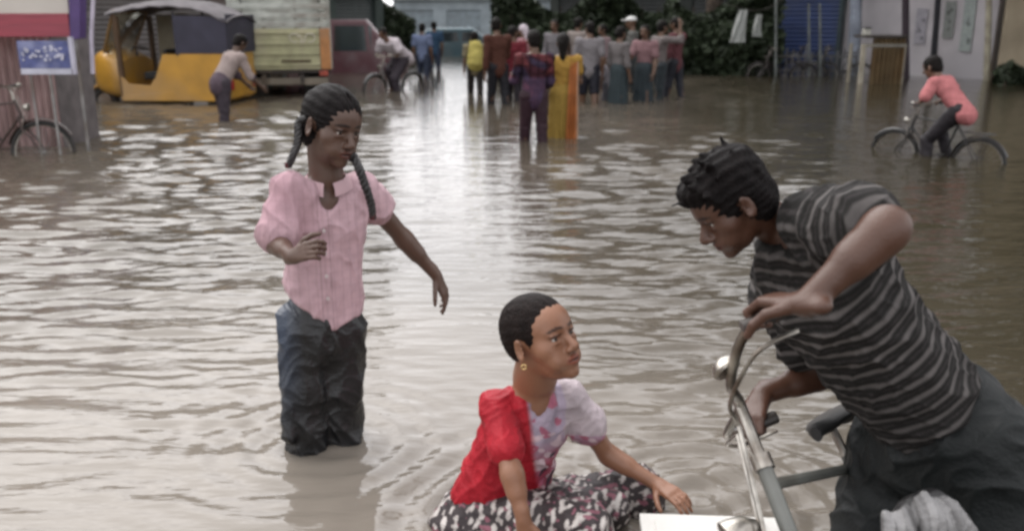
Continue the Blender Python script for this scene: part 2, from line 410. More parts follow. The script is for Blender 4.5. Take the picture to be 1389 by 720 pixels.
def hair_vol(J, hs, h, style='short', extra=None, vm=.03):
    F = head_frame(J); P = lambda *p: hp_(J, hs, *p)
    lo = J['head']-.17*hs; hi = J['head']+.17*hs
    if style == 'long': lo = lo-V3(.05, .05, .25)*hs
    if extra is not None:
        E = np.array(extra['pts']); lo = np.minimum(lo, E.min(0)-.05); hi = np.maximum(hi, E.max(0)+.05)
    vol = Vol(lo, hi, h)
    q_ = .965 if style == 'cropped' else 1
    vol.ell(P(0, -.014, .036), V3(.083, .101, .090)*hs*q_, F, 0)
    if style == 'cropped': vol.ell(P(0, -.050, .0), V3(.062, .052, .058)*hs, F, .02*hs)
    else: vol.ell(P(0, -.048, -.020), V3(.070, .062, .070)*hs, F, .02*hs)
    # hairline: keep what lies behind / above the face
    vol.ell(P(0, .135, -.030), V3(.082, .105, .098)*hs, F, .012*hs, 'cut')
    vol.ell(P(0, .055, -.125), V3(.12, .10, .085)*hs, F, .02*hs, 'cut')
    for x in (-1, 1): vol.ell(P(x*.09, -.004, -.012), V3(.028, .026, .036)*hs, F, .01*hs, 'cut')
    if style == 'thick':
        vol.ell(P(0, .040, .085), V3(.064, .056, .028)*hs, F, .02*hs); vol.ell(P(0, -.03, .085), V3(.070, .074, .034)*hs, F, .03*hs)
        r_ = np.random.default_rng(4)
        for q in range(46):
            a = r_.uniform(0, 2*PI); e = r_.uniform(-.1, 1.45); d = V3(math.cos(a)*math.cos(e)*.080, math.sin(a)*math.cos(e)*.100-.006, .040+.086*math.sin(e))
            if d[1] > .06 and d[2] < .055: continue
            t_ = d+V3(d[0]*.22, d[1]*.16+.012, .010+.006*r_.normal())+r_.normal(size=3)*.006; vol.cone(P(*d), P(*t_), .010*hs, .0035*hs, .006*hs)
    if style == 'long':
        vol.cone(P(0, -.075, .0), P(0, -.085, -.20), .058*hs, .045*hs, .03*hs)
    if style == 'bun': vol.ell(P(0, -.115, -.01), V3(.042, .038, .042)*hs, F, .01*hs)
    if style == 'parted': vol.cone(P(0, .095, .085), P(0, -.04, .128), .004*hs, .004*hs, .012*hs, op='cut')
    return vol
def hair_disp(J, amp=.003, fr=90):
    F = head_frame(J)
    def fn(v):
        q = (v-J['head'])@F.T; a = np.arctan2(q[:, 0], q[:, 2])*9; return amp*(waves(v, fr, 5)*.7+.5*np.sin(a*3+waves(v, 30, 8)*2.5))
    return fn
def std_joints(pos, rz, H, depth=.3, lean=0, stride=.12, arm=(0, 0), bend=(.25, .25), out=(.06, .06), turn=0, nod=0, ov=None):
    """standing / walking figure: local x right, y forward, z up; feet on the flooded road"""
    s = H/1.65; z0 = -depth
    L = dict(pel=V3(0, 0, .545*H), chest=V3(0, math.sin(lean)*.2*H, .545*H+.19*H*math.cos(lean)), hu=V3(0, -.0, 1))
    L['neck'] = V3(0, math.sin(lean)*.31*H+.0*H, .545*H+.292*H*math.cos(lean)); L['head'] = L['neck']+V3(0, .022*H+math.sin(lean)*.07*H, .088*H)
    cr, sr = math.cos(lean), math.sin(lean)
    for i, x in ((0, 1), (1, -1)):
        L['sh%d' % i] = L['neck']+V3(x*.108*H, -.01*H, -.035*H); a = arm[i]+lean*.4; o = out[i]
        L['el%d' % i] = L['sh%d' % i]+.178*H*unit(V3(x*(.08+o), math.sin(a), -math.cos(a)))
        b = a+bend[i]; L['wr%d' % i] = L['el%d' % i]+.150*H*unit(V3(x*(.02+o*.3)-x*max(0, bend[i]-1)*.5, math.sin(b), -math.cos(b)))
        L['hp%d' % i] = V3(x*.052*H, 0, .525*H); st = stride*(1 if i else -1)
        L['kn%d' % i] = L['hp%d' % i]+V3(x*.008, math.sin(st*.9)*.245*H+.01, -.245*H*math.cos(st)); L['an%d' % i] = V3(x*.058*H, math.sin(st)*.49*H, .045*H)
    L['hf'] = V3(math.sin(turn), math.cos(turn), -nod); L['bf'] = V3(0, 1, 0)
    if ov: L.update(ov)
    Rz = np.array(Matrix.Rotation(rz, 3, 'Z')); J = {}
    for k, v in L.items(): J[k] = Rz@v if k in ('hf', 'hu', 'bf') else Rz@v+V3(pos[0], pos[1], z0)
    return J, s
def add_skirt(vol, J, s, inf, hem, w1, k=.03, fr=None):
    w = J['pel']+(J['chest']-J['pel'])*.3; hip = (J['hp0']+J['hp1'])/2; hem = V3(*hem)
    vol.cone(w, hip, .112*s+inf, .150*s+inf, k, J['bf'], .75); vol.cone(hip, hem, .150*s+inf, w1, k, J['bf'], .85)
NPC = []
def villager(label, pos, rz, H, top, bottom, hair=(.009, .007, .006), skin=(.14, .075, .045), kind='trousers', sleeve=.6, hs=None, style='short',
             g=1.0, h=.009, extra=None, cat='person', group='people wading along the flooded street', pat=None, topm='cloth', **pose):
    J, s = std_joints(pos, rz, H, **pose); hs = hs or .98*H/1.65*1.02+.02; hs = min(hs, 1.05)
    body = vol_obj('person', body_vol(J, s, hs, g, h, fine=False), 'skin', paint_skin(J, hs, skin))
    tag(body, label, cat, group)
    dress(J, s, hs, g, h, body, top, bottom, hair, kind, sleeve, style, pat, topm); NPC.append(body)
    if extra: extra(J, s, body)
    return J, s, body
def dress(J, s, hs, g, h, body, top, bottom, hair=(.009, .007, .006), kind='trousers', sleeve=.6, style='short', pat=None, topm='cloth', low=.05, sd=0):
    lo, hi = bounds(J, .26*s); ax = J['chest']-J['pel']
    vol = Vol(lo, hi, h); add_trunk(vol, J, s, g, .018, low*s)
    vol.plane(J['neck']-unit(ax)*.012*s, ax)
    for i in (0, 1): add_arm(vol, J, i, s, g, .016, sleeve, .02, .012)
    paint = (lambda v: pat(v, J)) if pat else top
    vol_obj('shirt' if kind != 'dress' else 'blouse', vol, topm, paint, body, lambda v: .006*folds(v, unit(ax)+V3(.5, .3, 0), 38, 3+sd, .8)+.006*crumple(v+J['pel'][0]*7, 38, 5, (1, 1, .7)))
    if kind in ('trousers', 'shorts'):
        vol = Vol(lo, hi, h); vol.cone(J['pel']+ax*.15, (J['hp0']+J['hp1'])/2, .118*s*g, .125*s*g, .03, J['bf'], .8)
        for i in (0, 1): add_leg(vol, J, i, s, g, .012, 2.0 if kind == 'trousers' else .95, .025, .012)
        vol_obj(kind, vol, 'wet_cloth', bottom, body, lambda v: .006*folds(v, V3(.2, .2, 1), 45, 11+sd, .9)+.005*crumple(v+J['pel'][0]*5, 34, 15))
    else:
        vol = Vol(lo-V3(.1, .1, 0), hi+V3(.1, .1, 0), h); hem = (J['an0']+J['an1'])/2+V3(0, 0, .02)
        add_skirt(vol, J, s, .02, hem, .19*s)
        c = (J['hp0']+J['hp1'])/2
        def dsp(v):
            a = np.arctan2(v[:, 1]-c[1], v[:, 0]-c[0]); w = np.clip((c[2]+.1-v[:, 2])/.6, 0, 1)
            return w*.014*np.sin(a*11+waves(v, 5, 2)*2)+.003*waves(v, 20, 4)
        vol_obj('skirt', vol, 'cloth', bottom, body, dsp)
    if hair is not None: vol_obj('hair', hair_vol(J, hs, min(h, .008), style), 'hair', hair, body, hair_disp(J))
def limit(a, b, L):                      # a bone of length at most L from a towards b
    d = b-a; n = np.linalg.norm(d); return b if n <= L else a+d*L/n
# ================================================================== FOREGROUND FIGURES
FH = .0038
def girl():
    s = .87; hs = .99; bf = unit(V3(.28, -.95, 0))
    J = dict(pel=R(438, 424, 2.70), chest=R(441, 312, 2.70), neck=R(443, 240, 2.70), head=R(450, 172, 2.68), bf=bf,
             hf=unit(V3(.74, -.62, -.20)), hu=unit(V3(.12, .1, 1)),
             sh0=R(393, 256, 2.62), el0=R(374, 330, 2.56), wr0=R(398, 348, 2.40),
             sh1=R(488, 256, 2.77), el1=R(546, 322, 2.88), wr1=R(592, 374, 2.92),
             hp0=R(414, 440, 2.68), hp1=R(462, 440, 2.72))
    for i, u in ((0, 413), (1, 462)):
        J['kn%d' % i] = R(u, 520, 2.66+.06*i); k = J['kn%d' % i]; J['an%d' % i] = V3(k[0]-.01, k[1]+.03, -.25)
    hands = {0: dict(n=V3(-.5, -.6, .3), t=V3(.2, 0, 1), d=V3(.62, -.55, .35), s=.84, curl=(.7, .8, .8, .85), thumb=.9),
             1: dict(n=V3(.5, -.3, .7), t=V3(-.3, -1, -.2), d=R(612, 416, 2.93)-J['wr1'], s=.84, curl=(.25, .35, .45, .5), thumb=.3)}
    vol = body_vol(J, s, hs, .86, FH, True, hands)
    skin = (.105, .056, .038)
    o = vol_obj('person', vol, 'skin', paint_skin(J, hs, skin, brow=(.12, .1, .1)), None)
    tag(o, 'girl with two braids wading in a pink shirt and soaked dark trousers, arm swung out', 'person')
    add_eyes(J, hs, o)
    ax = unit(J['chest']-J['pel']); lo, hi = bounds(J, .2)
    v = Vol(lo, hi, FH); add_trunk(v, J, s, .84, .010, .07)
    v.cone(J['pel']-V3(.0, 0, .03), J['chest'], .113, .108, .05, bf, .74)
    v.plane(J['neck']+V3(0, 0, .010), V3(0, .12, 1), .03)
    add_arm(v, J, 0, s, .88, .010, .80, .02, .024); add_arm(v, J, 1, s, .9, .013, .34, .02, .014)
    p = J['neck']+bf*.055-V3(0, 0, .035); v.ell(p, (.030, .070, .055), None, .01, 'cut')
    v.plane(R(455, 446, 2.62), V3(-.60, -.1, -.80)); v.plane(R(455, 446, 2.62), V3(.48, -.1, -.85))
    d = unit(J['el0']-J['sh0']); 
    rt = unit(np.cross(bf, V3(0, 0, 1)))
    def pshirt(q):
        col = np.tile([.60, .41, .45], (len(q), 1)); x = (q-J['chest'])@rt
        fr = ((q-J['chest'])@bf) > .02
        st = np.abs(((x*38) % 1)-.5) < .10; col[st] *= .90; hz = np.abs(((q[:, 2]*42) % 1)-.5) < .08; col[hz] *= .94
        pl = (np.abs(x+.004) < .0022) | (np.abs(x-.026) < .0022); col[pl & fr] *= .72
        w = np.clip(waves(q, 9, 21)-.1, 0, 1)[:, None]*.35; col = col*(1-w)+np.array([.36, .18, .225])*w      # soaked patches
        return col
    def dshirt(q):
        low = np.clip((J['chest'][2]+.05-q[:, 2])/.35, .25, 1)
        return low*.012*folds(q, V3(1, .3, .25), 46, 4, .9)+.0075*crumple(q, 44, 6, (1, 1, .6))+.003*folds(q, V3(.7, .2, -1), 44, 8, .8)
    sh = vol_obj('shirt', v, 'cloth', pshirt, o, dshirt)
    c = MB()                                                  # collar and front placket
    n0 = J['neck']; 
    for sgn in (-1, 1):
        g = []
        for a in np.linspace(0, 1, 9):
            an = sgn*(.25+a*2.5); cdir = bf*math.cos(an)+rt*math.sin(an); r = .058
            top = n0+V3(0, 0, .018-.030*(1-a))+cdir*r*(1 if a > .15 else .95); g.append([top, top+cdir*.012-V3(0, 0, .014), top+cdir*.020-V3(0, 0, .026+.012*(1-a))])
        c.sheet(g, .004)
    c.build('collar', mat('collar_cloth', (.55, .37, .40), .85, var=.1), sh, smooth=True)
    for k in range(4):
        b = MB(); z = J['chest']+V3(0, 0, .02-.07*k); pc = z+bf*(.095+.004*k)+rt*.011; b.tube([pc, pc+bf*.006], .0055, 10); b.build('button', mat('button_%d' % k, (.7, .62, .62), .3), sh)
    # soaked dark trousers, wide, clinging, folded
    v = Vol(lo-V3(.05, .05, 0), hi+V3(.05, .05, 0), FH)
    v.cone(J['pel']+ax*.05, (J['hp0']+J['hp1'])/2-V3(0, 0, .02), .100, .116, .03, bf, .80)
    for i in (0, 1):
        a, k, n = J['hp%d' % i], J['kn%d' % i], J['an%d' % i]
        v.cone(a-V3(0, 0, .01), k, .080, .066, .03); v.cone(k, n, .066, .070, .025)
    v.cone(R(392, 545, 2.62), R(393, 588, 2.60), .018, .030, .02); v.cone(R(388, 430, 2.66), R(396, 540, 2.64), .030, .022, .03)
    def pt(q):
        w = np.clip((R(408, 400, 2.6)[0]-q[:, 0])/.06, 0, 1)*np.clip((q[:, 2]-.10)/.25, 0, 1)  # blue-grey sheen painted into the colour at the upper left
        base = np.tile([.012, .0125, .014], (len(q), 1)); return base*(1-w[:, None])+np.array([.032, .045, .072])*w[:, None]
    vol_obj('trousers', v, 'soaked', pt, o, lambda q: .010*folds(q, V3(1, .5, .25), 30, 31, 1.1)+.009*crumple(q, 36, 17, (1, 1, .8)))
    hp = lambda *a: hp_(J, hs, *a)
    hv = hair_vol(J, hs, .0026, 'parted'); ho = vol_obj('hair', hv, 'hair', (.008, .006, .006), o, hair_disp(J, .0022, 110))
    for pts in ([hp(-.070, -.03, .0), hp(-.088, -.035, -.04), R(404, 190, 2.60), R(396, 214, 2.59), R(391, 226, 2.58)] if False else [hp(.070, -.045, .01), R(406, 168, 2.66), R(404, 192, 2.64), R(397, 212, 2.62), R(391, 226, 2.62)],
                [hp(-.060, .0, -.045), R(484, 222, 2.62), R(494, 248, 2.60), R(503, 275, 2.60), R(506, 296, 2.60)]):
        P = spline(pts, 9); t = np.linspace(0, 1, len(P))
        b = MB()
        for ph in (0, 2.1, 4.2):
            Q = [p+V3(.0065*math.sin(k*.95+ph), .005*math.cos(k*.95+ph), .002*math.sin(k*1.9+ph)) for k, p in enumerate(P)]
            b.tube(Q, [.0105*(1-.45*x) for x in t], 7)
        b.build('braid', mat('braid_hair', (.012, .010, .010), .45, var=.4, scale=80, bump=.5), ho, smooth=True)
        b = MB(); b.tube([P[-1]+V3(0, 0, .012), P[-1], P[-1]-V3(0, 0, .004)], [.010, .0105, .008], 10); b.build('hair_tie', mat('ribbon', (.08, .012, .015), .7), ho, smooth=True)
    return J
def child():
    s = .78; hs = 1.0; bf = unit(V3(.40, -.90, .10))
    J = dict(pel=R(690, 688, 2.28), chest=R(716, 582, 2.21), neck=R(726, 510, 2.18), head=R(734, 460, 2.13), bf=bf,
             hf=unit(V3(.72, -.64, .36)), hu=unit(V3(-.24, .16, 1)),
             sh0=R(674, 553, 2.15), el0=R(694, 640, 2.02), wr0=R(710, 704, 1.97),
             sh1=R(770, 538, 2.25), el1=R(824, 616, 2.28), wr1=R(890, 655, 2.20),
             hp0=R(668, 700, 2.20), hp1=R(716, 696, 2.30), kn0=R(790, 716, 2.02), kn1=R(862, 668, 2.30))
    J['an0'] = V3(J['kn0'][0]+.02, J['kn0'][1]+.10, -.26); J['an1'] = V3(J['kn1'][0]+.05, J['kn1'][1]+.08, -.26)
    hands = {0: dict(n=V3(-.5, -.8, 0), t=V3(1, -.3, 0), d=V3(.10, -.10, -1), s=.80, curl=(.2, .25, .3, .35)),
             1: dict(n=V3(.1, -.5, .85), t=V3(.1, -1, -.2), d=R(935, 682, 2.10)-J['wr1'], s=.80, curl=(.30, .35, .35, .4), thumb=.3)}
    vol = body_vol(J, s, hs, .88, FH, True, hands, nk=1.05); skin = (.30, .140, .080)
    o = vol_obj('person', vol, 'skin', paint_skin(J, hs, skin, brow=(.16, .12, .1)))
    tag(o, 'cropped-haired child in red and white top sitting in the water, face raised', 'person'); add_eyes(J, hs, o)
    ax = unit(J['chest']-J['pel']); lo, hi = bounds(J, .2)
    v = Vol(lo, hi, FH); add_trunk(v, J, s, .88, .008, .10)
    v.cone(R(672, 690, 2.26), J['chest']-V3(.02, 0, 0), .125, .095, .05, bf, .8)
    v.cone(R(640, 668, 2.22), R(678, 610, 2.20), .045, .06, .05)
    v.plane(J['neck']-V3(0, 0, .004), unit(J['neck']-J['chest'])+V3(0, .1, 0), .08)
    add_arm(v, J, 0, s, .92, .006, .62, .02, .014); add_arm(v, J, 1, s, .95, .008, .46, .02, .018)
    Fv = np.array([unit(np.cross(bf, V3(0, 0, 1))), bf, V3(0, 0, 1)])
    v.ell(J['neck']+bf*.075-V3(0, 0, .045), (.040, .075, .085), Fv, .008, 'cut')
    v.plane(R(640, 688, 2.2), V3(-.12, 0, -1))
    xr = R(720, 600, 2.12)[0]; cz = J['chest'][2]
    def ptop(q):
        q2 = q+.014*waves(q, 30, 2)[:, None]
        red = np.array([.45, .018, .032]); col = np.tile(red, (len(q), 1))
        x = q2[:, 0]-(xr+(cz-q2[:, 2])*.16); w = np.clip(x/.014, 0, 1)[:, None]
        wn = waves(q, 60, 7); wh = np.array([.48, .40, .50]); pk = np.array([.40, .075, .12])
        t = np.clip((cz+.0-q[:, 2])/.08, 0, 1)[:, None]; fr = wh*(1-t)+pk*t
        bl = (waves(q, 120, 19) > .42); fr[bl] = (.50, .16, .24); bl = (waves(q, 130, 12) > .30) & (q[:, 2] < cz+.02); fr[bl] = (.72, .55, .60)
        bl = (waves(q, 120, 13) > .45) & (q[:, 2] < cz-.05); fr[bl] = (.07, .05, .07)
        col = col*(1-w)+fr*w
        far = ((q-J['chest'])@Fv[0] < -.085)&(q[:, 2] > cz-.02); col[far] = (.55, .47, .50)
        vn = np.abs(np.hypot(((q-J['neck']-bf*.075)@Fv[0])/.052, (q[:, 2]-J['neck'][2]+.045)/.098)-1) < .10
        col[vn & (((q-J['chest'])@bf) > 0) & (x > 0)] *= .8
        return col
    top = vol_obj('shirt', v, 'wet_cloth', ptop, o, lambda q: .006*folds(q, V3(.9, .2, .5), 42, 14, .8)+.0065*crumple(q, 50, 9))
    v = Vol(lo-V3(.18, .1, 0), hi+V3(.1, .1, 0), FH)
    v.ell(R(672, 705, 2.24), (.165, .14, .10), None, .03)
    v.cone(R(640, 700, 2.25), R(615, 712, 2.20), .09, .06, .04)
    for i in (0, 1): v.cone(J['hp%d' % i], J['kn%d' % i], .092, .070, .05); v.cone(J['kn%d' % i], J['an%d' % i], .072, .08, .04)
    v.cone((J['kn0']+J['kn1'])/2, (J['hp0']+J['hp1'])/2, .055, .09, .06); v.plane(V3(0, 0, .16), V3(0, 0, 1), .03)
    def psk(q):
        col = np.tile([.050, .040, .042], (len(q), 1)); a = waves(q, 185, 3, 7); b = waves(q, 160, 4, 7)
        col[a > .18] = (.42, .38, .36); col[(b > .42)] = (.25, .10, .13); col[(a > .55)] = (.62, .58, .55); return col
    vol_obj('skirt', v, 'wet_cloth', psk, o, lambda q: .010*folds(q, V3(1, .6, .2), 32, 44, 1.0)+.008*crumple(q, 45, 3))
    ho = vol_obj('hair', hair_vol(J, hs, .0026, 'cropped'), 'hair', (.013, .008, .007), o, hair_disp(J, .0012, 150))
    b = MB(); c = hp_(J, hs, -.080, -.004, -.045) if False else hp_(J, hs, .082, -.006, -.046)
    b.tube([c+.006*V3(math.cos(a), 0, math.sin(a)) for a in np.linspace(0, 2*PI, 17)[:-1]], .0028, 7, closed=True); b.build('earring', mat('gold', (.75, .52, .25), .25, 1, var=.05), o, smooth=True)
    return J
def man():
    s = 1.0; hs = .82
    J = dict(pel=R(1276, 566, 1.86), chest=R(1133, 392, 1.80), neck=R(1058, 308, 1.78), head=R(992, 276, 1.72),
             hf=unit(V3(-.76, -.14, -.60)), hu=unit(V3(-.55, .02, .80)), bf=unit(V3(-.74, -.05, -.66)),
             sh1=R(1108, 306, 1.66), el1=R(1204, 309, 1.46), wr1=R(1082, 402, 1.50),
             sh0=R(1068, 400, 1.97), el0=R(1112, 506, 2.02), wr0=R(1056, 556, 1.95),
             hp0=R(1222, 606, 1.94), hp1=R(1330, 606, 1.74), kn0=R(1178, 748, 1.82), kn1=R(1400, 790, 1.62))
    J['an0'] = V3(J['kn0'][0]+.12, J['kn0'][1]+.12, -.26); J['an1'] = V3(J['kn1'][0]+.18, J['kn1'][1]+.1, -.26)
    J['bf'] = unit(J['bf']-unit(J['chest']-J['pel'])*np.dot(J['bf'], unit(J['chest']-J['pel'])))
    d1, n1 = unit(V3(-.5, .8, -.15)), unit(V3(-.1, .1, 1)); J['wr1'] = R(1046, 428, 1.50)-d1*.078+n1*.030
    d0, n0 = unit(V3(-.45, -.75, -.35)), unit(V3(-.3, -.1, .9)); J['wr0'] = R(1024, 580, 1.90)-d0*.078+n0*.030
    hands = {1: dict(n=n1, t=V3(-1, -.4, 0), d=d1, s=.98, curl=(1.0, 1.05, 1.1, 1.1), thumb=1.0),
             0: dict(n=n0, t=V3(-1, .4, 0), d=d0, s=.98, curl=(1.0, 1.05, 1.1, 1.1), thumb=1.0)}
    vol = body_vol(J, s, hs, 1.04, FH, True, hands, 1.1, .90); skin = (.098, .044, .027)
    o = vol_obj('person', vol, 'skin', paint_skin(J, hs, skin, brow=(.1, .08, .07)))
    tag(o, 'man in grey striped t-shirt bent over, hauling up a bicycle by its handlebar', 'person'); add_eyes(J, hs, o)
    ax = unit(J['chest']-J['pel']); lo, hi = bounds(J, .25)
    v = Vol(lo, hi, FH); add_trunk(v, J, s, 1.08, .018, .10)
    v.cone(J['pel']+J['bf']*.02, J['chest']+J['bf']*.015, .150, .150, .05, J['bf'], .82)
    v.plane(J['neck']-unit(J['neck']-J['chest'])*.0, unit(J['neck']-J['chest']), .005); v.plane(J['pel']-ax*.09, -ax)
    add_arm(v, J, 1, s, .98, .018, .66, .03, .014); add_arm(v, J, 0, s, 1.05, .018, .55, .03, .012)
    def pst(q):
        t = (q-J['pel'])@ax; t = t+.008*waves(q, 14, 5)
        a = J['sh1']; d = unit(J['el1']-a); u = (q-a)@d; r = np.linalg.norm((q-a)-u[:, None]*d, axis=1); arm = (u > .045) & (r < .09)
        t = np.where(arm, u, t); ph = (t*29) % 1
        col = np.tile([.020, .019, .018], (len(q), 1)); w = np.clip(.20-np.abs(ph-.5), 0, .10)/.10*(.75+.25*waves(q, 20, 8))
        col = col*(1-w[:, None])+np.array([.155, .142, .138])*w[:, None]; th = np.abs(((t*29+.5) % 1)-.5) < .05; col[th] = (.045, .04, .04)
        return col
    sh = vol_obj('shirt', v, 'cloth', pst, o, lambda q: .012*folds(q, ax+V3(.1, .1, -.35), 30, 23, 1.0)+.0095*crumple(q, 34, 9))
    v = Vol(lo, hi, FH*1.2); ctr = (J['hp0']+J['hp1'])/2
    v.cone(J['pel']+ax*.03, ctr, .150, .165, .05, J['bf'], .88)
    for i in (0, 1): v.cone(J['hp%d' % i], J['kn%d' % i], .122, .088, .05); v.cone(J['kn%d' % i], J['an%d' % i], .09, .08, .03)
    vol_obj('trousers', v, 'wet_cloth', (.0115, .014, .0145), o, lambda q: .013*folds(q, V3(.6, .3, 1), 24, 33, 1.2)+.012*crumple(q, 26, 8))
    hv = hair_vol(J, hs, .003, 'thick'); vol_obj('hair', hv, 'hair', (.007, .005, .005), o, hair_disp(J, .0035, 120))
    return J
# ================================================================== BICYCLES
def wheel(parent, c, r, axle=(0, 1, 0), spokes=28, tyre=.024, fine=True):
    c = V3(*c); y = unit(axle); x, z, _ = frame_z(y); pt = lambda a, q: c+q*(math.cos(a)*x+math.sin(a)*z)
    n = 48; A = [2*PI*k/n for k in range(n)]
    w = MB(); w.tube([c-y*.045, c-y*.02, c+y*.02, c+y*.045], [.012, .022, .022, .012], 10); wo = w.build('wheel', 'steel', parent, smooth=True)
    t = MB(); t.tube([pt(a, r-tyre) for a in A], tyre, 10, closed=True); t.build('tyre', 'rubber', wo, smooth=True)
    t = MB(); t.tube([pt(a, r-2*tyre-.003) for a in A], .009, 6, closed=True); t.build('rim', 'chrome', wo, smooth=True)
    t = MB()
    for k in range(spokes):
        a = 2*PI*k/spokes; sg = 1 if k % 2 else -1; t.tube([pt(a+.5*(1 if k % 4 < 2 else -1), .02)+y*sg*.022, pt(a, r-2*tyre-.008)], .0016, 4)
    t.build('spokes', 'steel', wo)
def bicycle(label, group=None, steer=0.0, mat4=None, pos=(0, 0, 0), rz=0, paint=(.012, .012, .013), fine=True, scale=1.0):
    rt = empty('bicycle', pos, rz, label, 'bicycle', group, mat=mat4)
    if scale != 1: rt.scale = (scale,)*3
    pm = mat('bicycle_paint', paint, .35, var=.3, dirt=(.045, .034, .026), coat=.2)
    RW = .345; ra = V3(-.50, 0, RW); fa = V3(.62, 0, RW); bb = V3(-.02, 0, .30); st = V3(-.20, 0, .84); ht = V3(.36, 0, .90); hb = V3(.41, 0, .74)
    wheel(rt, ra, RW)
    f = MB(); f.tube([bb, st], .0135); f.tube([st+(ht-st)*.02-V3(0, 0, .03), ht-V3(0, 0, .03)], .0120); f.tube([bb, hb], .0135); f.tube([hb-(ht-hb)*.15, ht+(ht-hb)*.1], .0165, 10)
    for y in (-1, 1): f.tube([bb+V3(0, y*.03, 0), ra+V3(0, y*.055, 0)], .009); f.tube([st+V3(0, y*.014, -.04), ra+V3(0, y*.055, 0)], .008)
    f.tube([bb+V3(0, -.04, 0), bb+V3(0, .04, 0)], .024, 12); f.build('frame', pm, rt, smooth=True)
    # steered assembly
    ax = unit(ht-hb); Q = Matrix.Rotation(steer, 4, Vector(ax)); T = Matrix.Translation(Vector(ht))
    S = T@Q@T.inverted()
    def sp(p): return np.array((S@Vector(p))[:])
    wheel(rt, sp(fa), RW, sp(fa+V3(0, 1, 0))-sp(fa))
    f = MB()
    for y in (-1, 1): f.tube([sp(p) for p in spline([hb+V3(0, y*.045, -.02), hb+V3(.03, y*.055, -.14), hb+(fa-hb)*.62+V3(-.01, y*.055, 0), fa+V3(0, y*.055, 0)], 6)], .0115)
    f.tube([sp(hb+V3(0, -.055, -.02)), sp(hb+V3(0, .055, -.02))], .016); f.build('fork', pm, rt, smooth=True)
    f = MB(); c = ht+ax*.14
    f.tube([sp(ht+ax*.01), sp(c+ax*.012)], .0125, 10); f.tube([sp(ht+ax*.0), sp(ht+ax*.03)], .021, 12)
    bar = [(-.115, -.285, .015), (-.06, -.285, .024), (-.01, -.255, .024), (.025, -.14, .004), (.0, 0, 0), (.025, .14, .004), (-.01, .255, .024), (-.06, .285, .024), (-.115, .285, .015)]
    bp = [sp(c+V3(*q)) for q in bar]; f.tube(spline(bp, 6), .0100, 10); f.tube([sp(c), bp[4]], .015, 10)
    hbr = f.build('handlebar', 'chrome', rt, smooth=True)
    for k in (0, 8):
        g = MB(); d = unit(bp[k]-bp[abs(k-1)]); a, e = bp[k]+d*.012, bp[k]-d*.10
        g.tube([a, a-d*.006, e], [.014, .0160, .014], 10); g.build('grip', 'black', hbr, smooth=True)
        g = MB(); sg = 1 if k else -1
        q = [c+V3(*p) for p in ((-.10, sg*.262, -.02), (-.05, sg*.262, -.012), (-.005, sg*.235, -.010), (.045, sg*.12, -.022), (.035, sg*.03, -.04))]
        g.tube([sp(p) for p in spline(q, 5)], .0045, 7); g.build('brake_lever', 'chrome', hbr, smooth=True)
    g = MB(); g.tube([sp(c+V3(.035, .03, -.04)), sp(hb+V3(.05, .03, .02)), sp(hb+V3(.03, .05, -.12))], .0045, 6); g.tube([sp(c+V3(.035, -.03, -.04)), sp(hb+V3(.05, -.03, .02)), sp(hb+V3(.03, -.05, -.12))], .0045, 6); g.build('brake_rod', 'chrome', rt, smooth=True)
    g = MB(); b0 = c+V3(.02, .165, .018); g.loft([[sp(b0+V3(.030*r*math.cos(a), .030*r*math.sin(a), h)) for a in np.linspace(0, 2*PI, 17)[:-1]] for r, h in ((.9, 0), (1, .006), (.85, .018), (.45, .027), (.05, .030))]); g.build('bell', 'chrome', hbr, smooth=True)
    g = MB(); l0 = hb+V3(.075, 0, .085)
    g.loft([[sp(l0+V3(h, r*math.cos(a), r*math.sin(a))) for a in np.linspace(0, 2*PI, 17)[:-1]] for r, h in ((.010, -.05), (.030, -.03), (.040, 0), (.042, .014), (.036, .018), (.01, .022))]); g.build('headlight', 'chrome', rt, smooth=True)
    # mudguards, saddle, carrier, crank
    for cc, st_, a0, a1 in ((ra, False, .15, 2.75), (fa, True, .55, 2.9)):
        g = []
        for a in np.linspace(a0, a1, 22):
            row = []
            for w, q in ((-.03, .004), (-.018, .016), (0, .020), (.018, .016), (.03, .004)):
                p = cc+V3((RW+q+.006)*math.cos(a), w, (RW+q+.006)*math.sin(a)); row.append(sp(p) if st_ else p)
            g.append(row)
        m = MB(); m.sheet(g, .002); m.build('mudguard', pm, rt, smooth=True)
    m = MB(); sc_ = st+V3(-.03, 0, .085)
    m.tube([st, st+V3(-.012, 0, .075)], .011)
    m.build('seat_post', 'chrome', rt, smooth=True)
    m = MB(); m.loft([[sc_+V3(x, w*math.cos(a), .018*math.sin(a)+h) for a in np.linspace(0, 2*PI, 15)[:-1]] for x, w, h in ((.17, .012, -.008), (.15, .022, 0), (.06, .034, .0), (-.02, .075, .008), (-.10, .095, .016), (-.14, .075, .012), (-.15, .03, .0))]); m.build('saddle', 'rubber', rt, smooth=True)
    m = MB()
    for y in (-.06, -.02, .02, .06): m.tube([st+V3(-.08, y, -.10), st+V3(-.44, y, -.10)], .005, 6)
    m.tube([st+V3(-.08, -.06, -.10), st+V3(-.08, .06, -.10)], .006, 6); m.tube([st+V3(-.44, -.06, -.10), st+V3(-.44, .06, -.10)], .006, 6)
    for y in (-.06, .06): m.tube([ra+V3(0, y, .02), st+V3(-.36, y, -.10)], .005, 6)
    m.build('carrier', 'black', rt, smooth=True)
    m = MB(); m.tube([bb+V3(.075*math.cos(a), -.045, .075*math.sin(a)) for a in np.linspace(0, 2*PI, 25)[:-1]], .005, 6, closed=True)
    for a in range(5): m.tube([bb+V3(0, -.045, 0), bb+V3(.075*math.cos(a*1.257), -.045, .075*math.sin(a*1.257))], .005, 5)
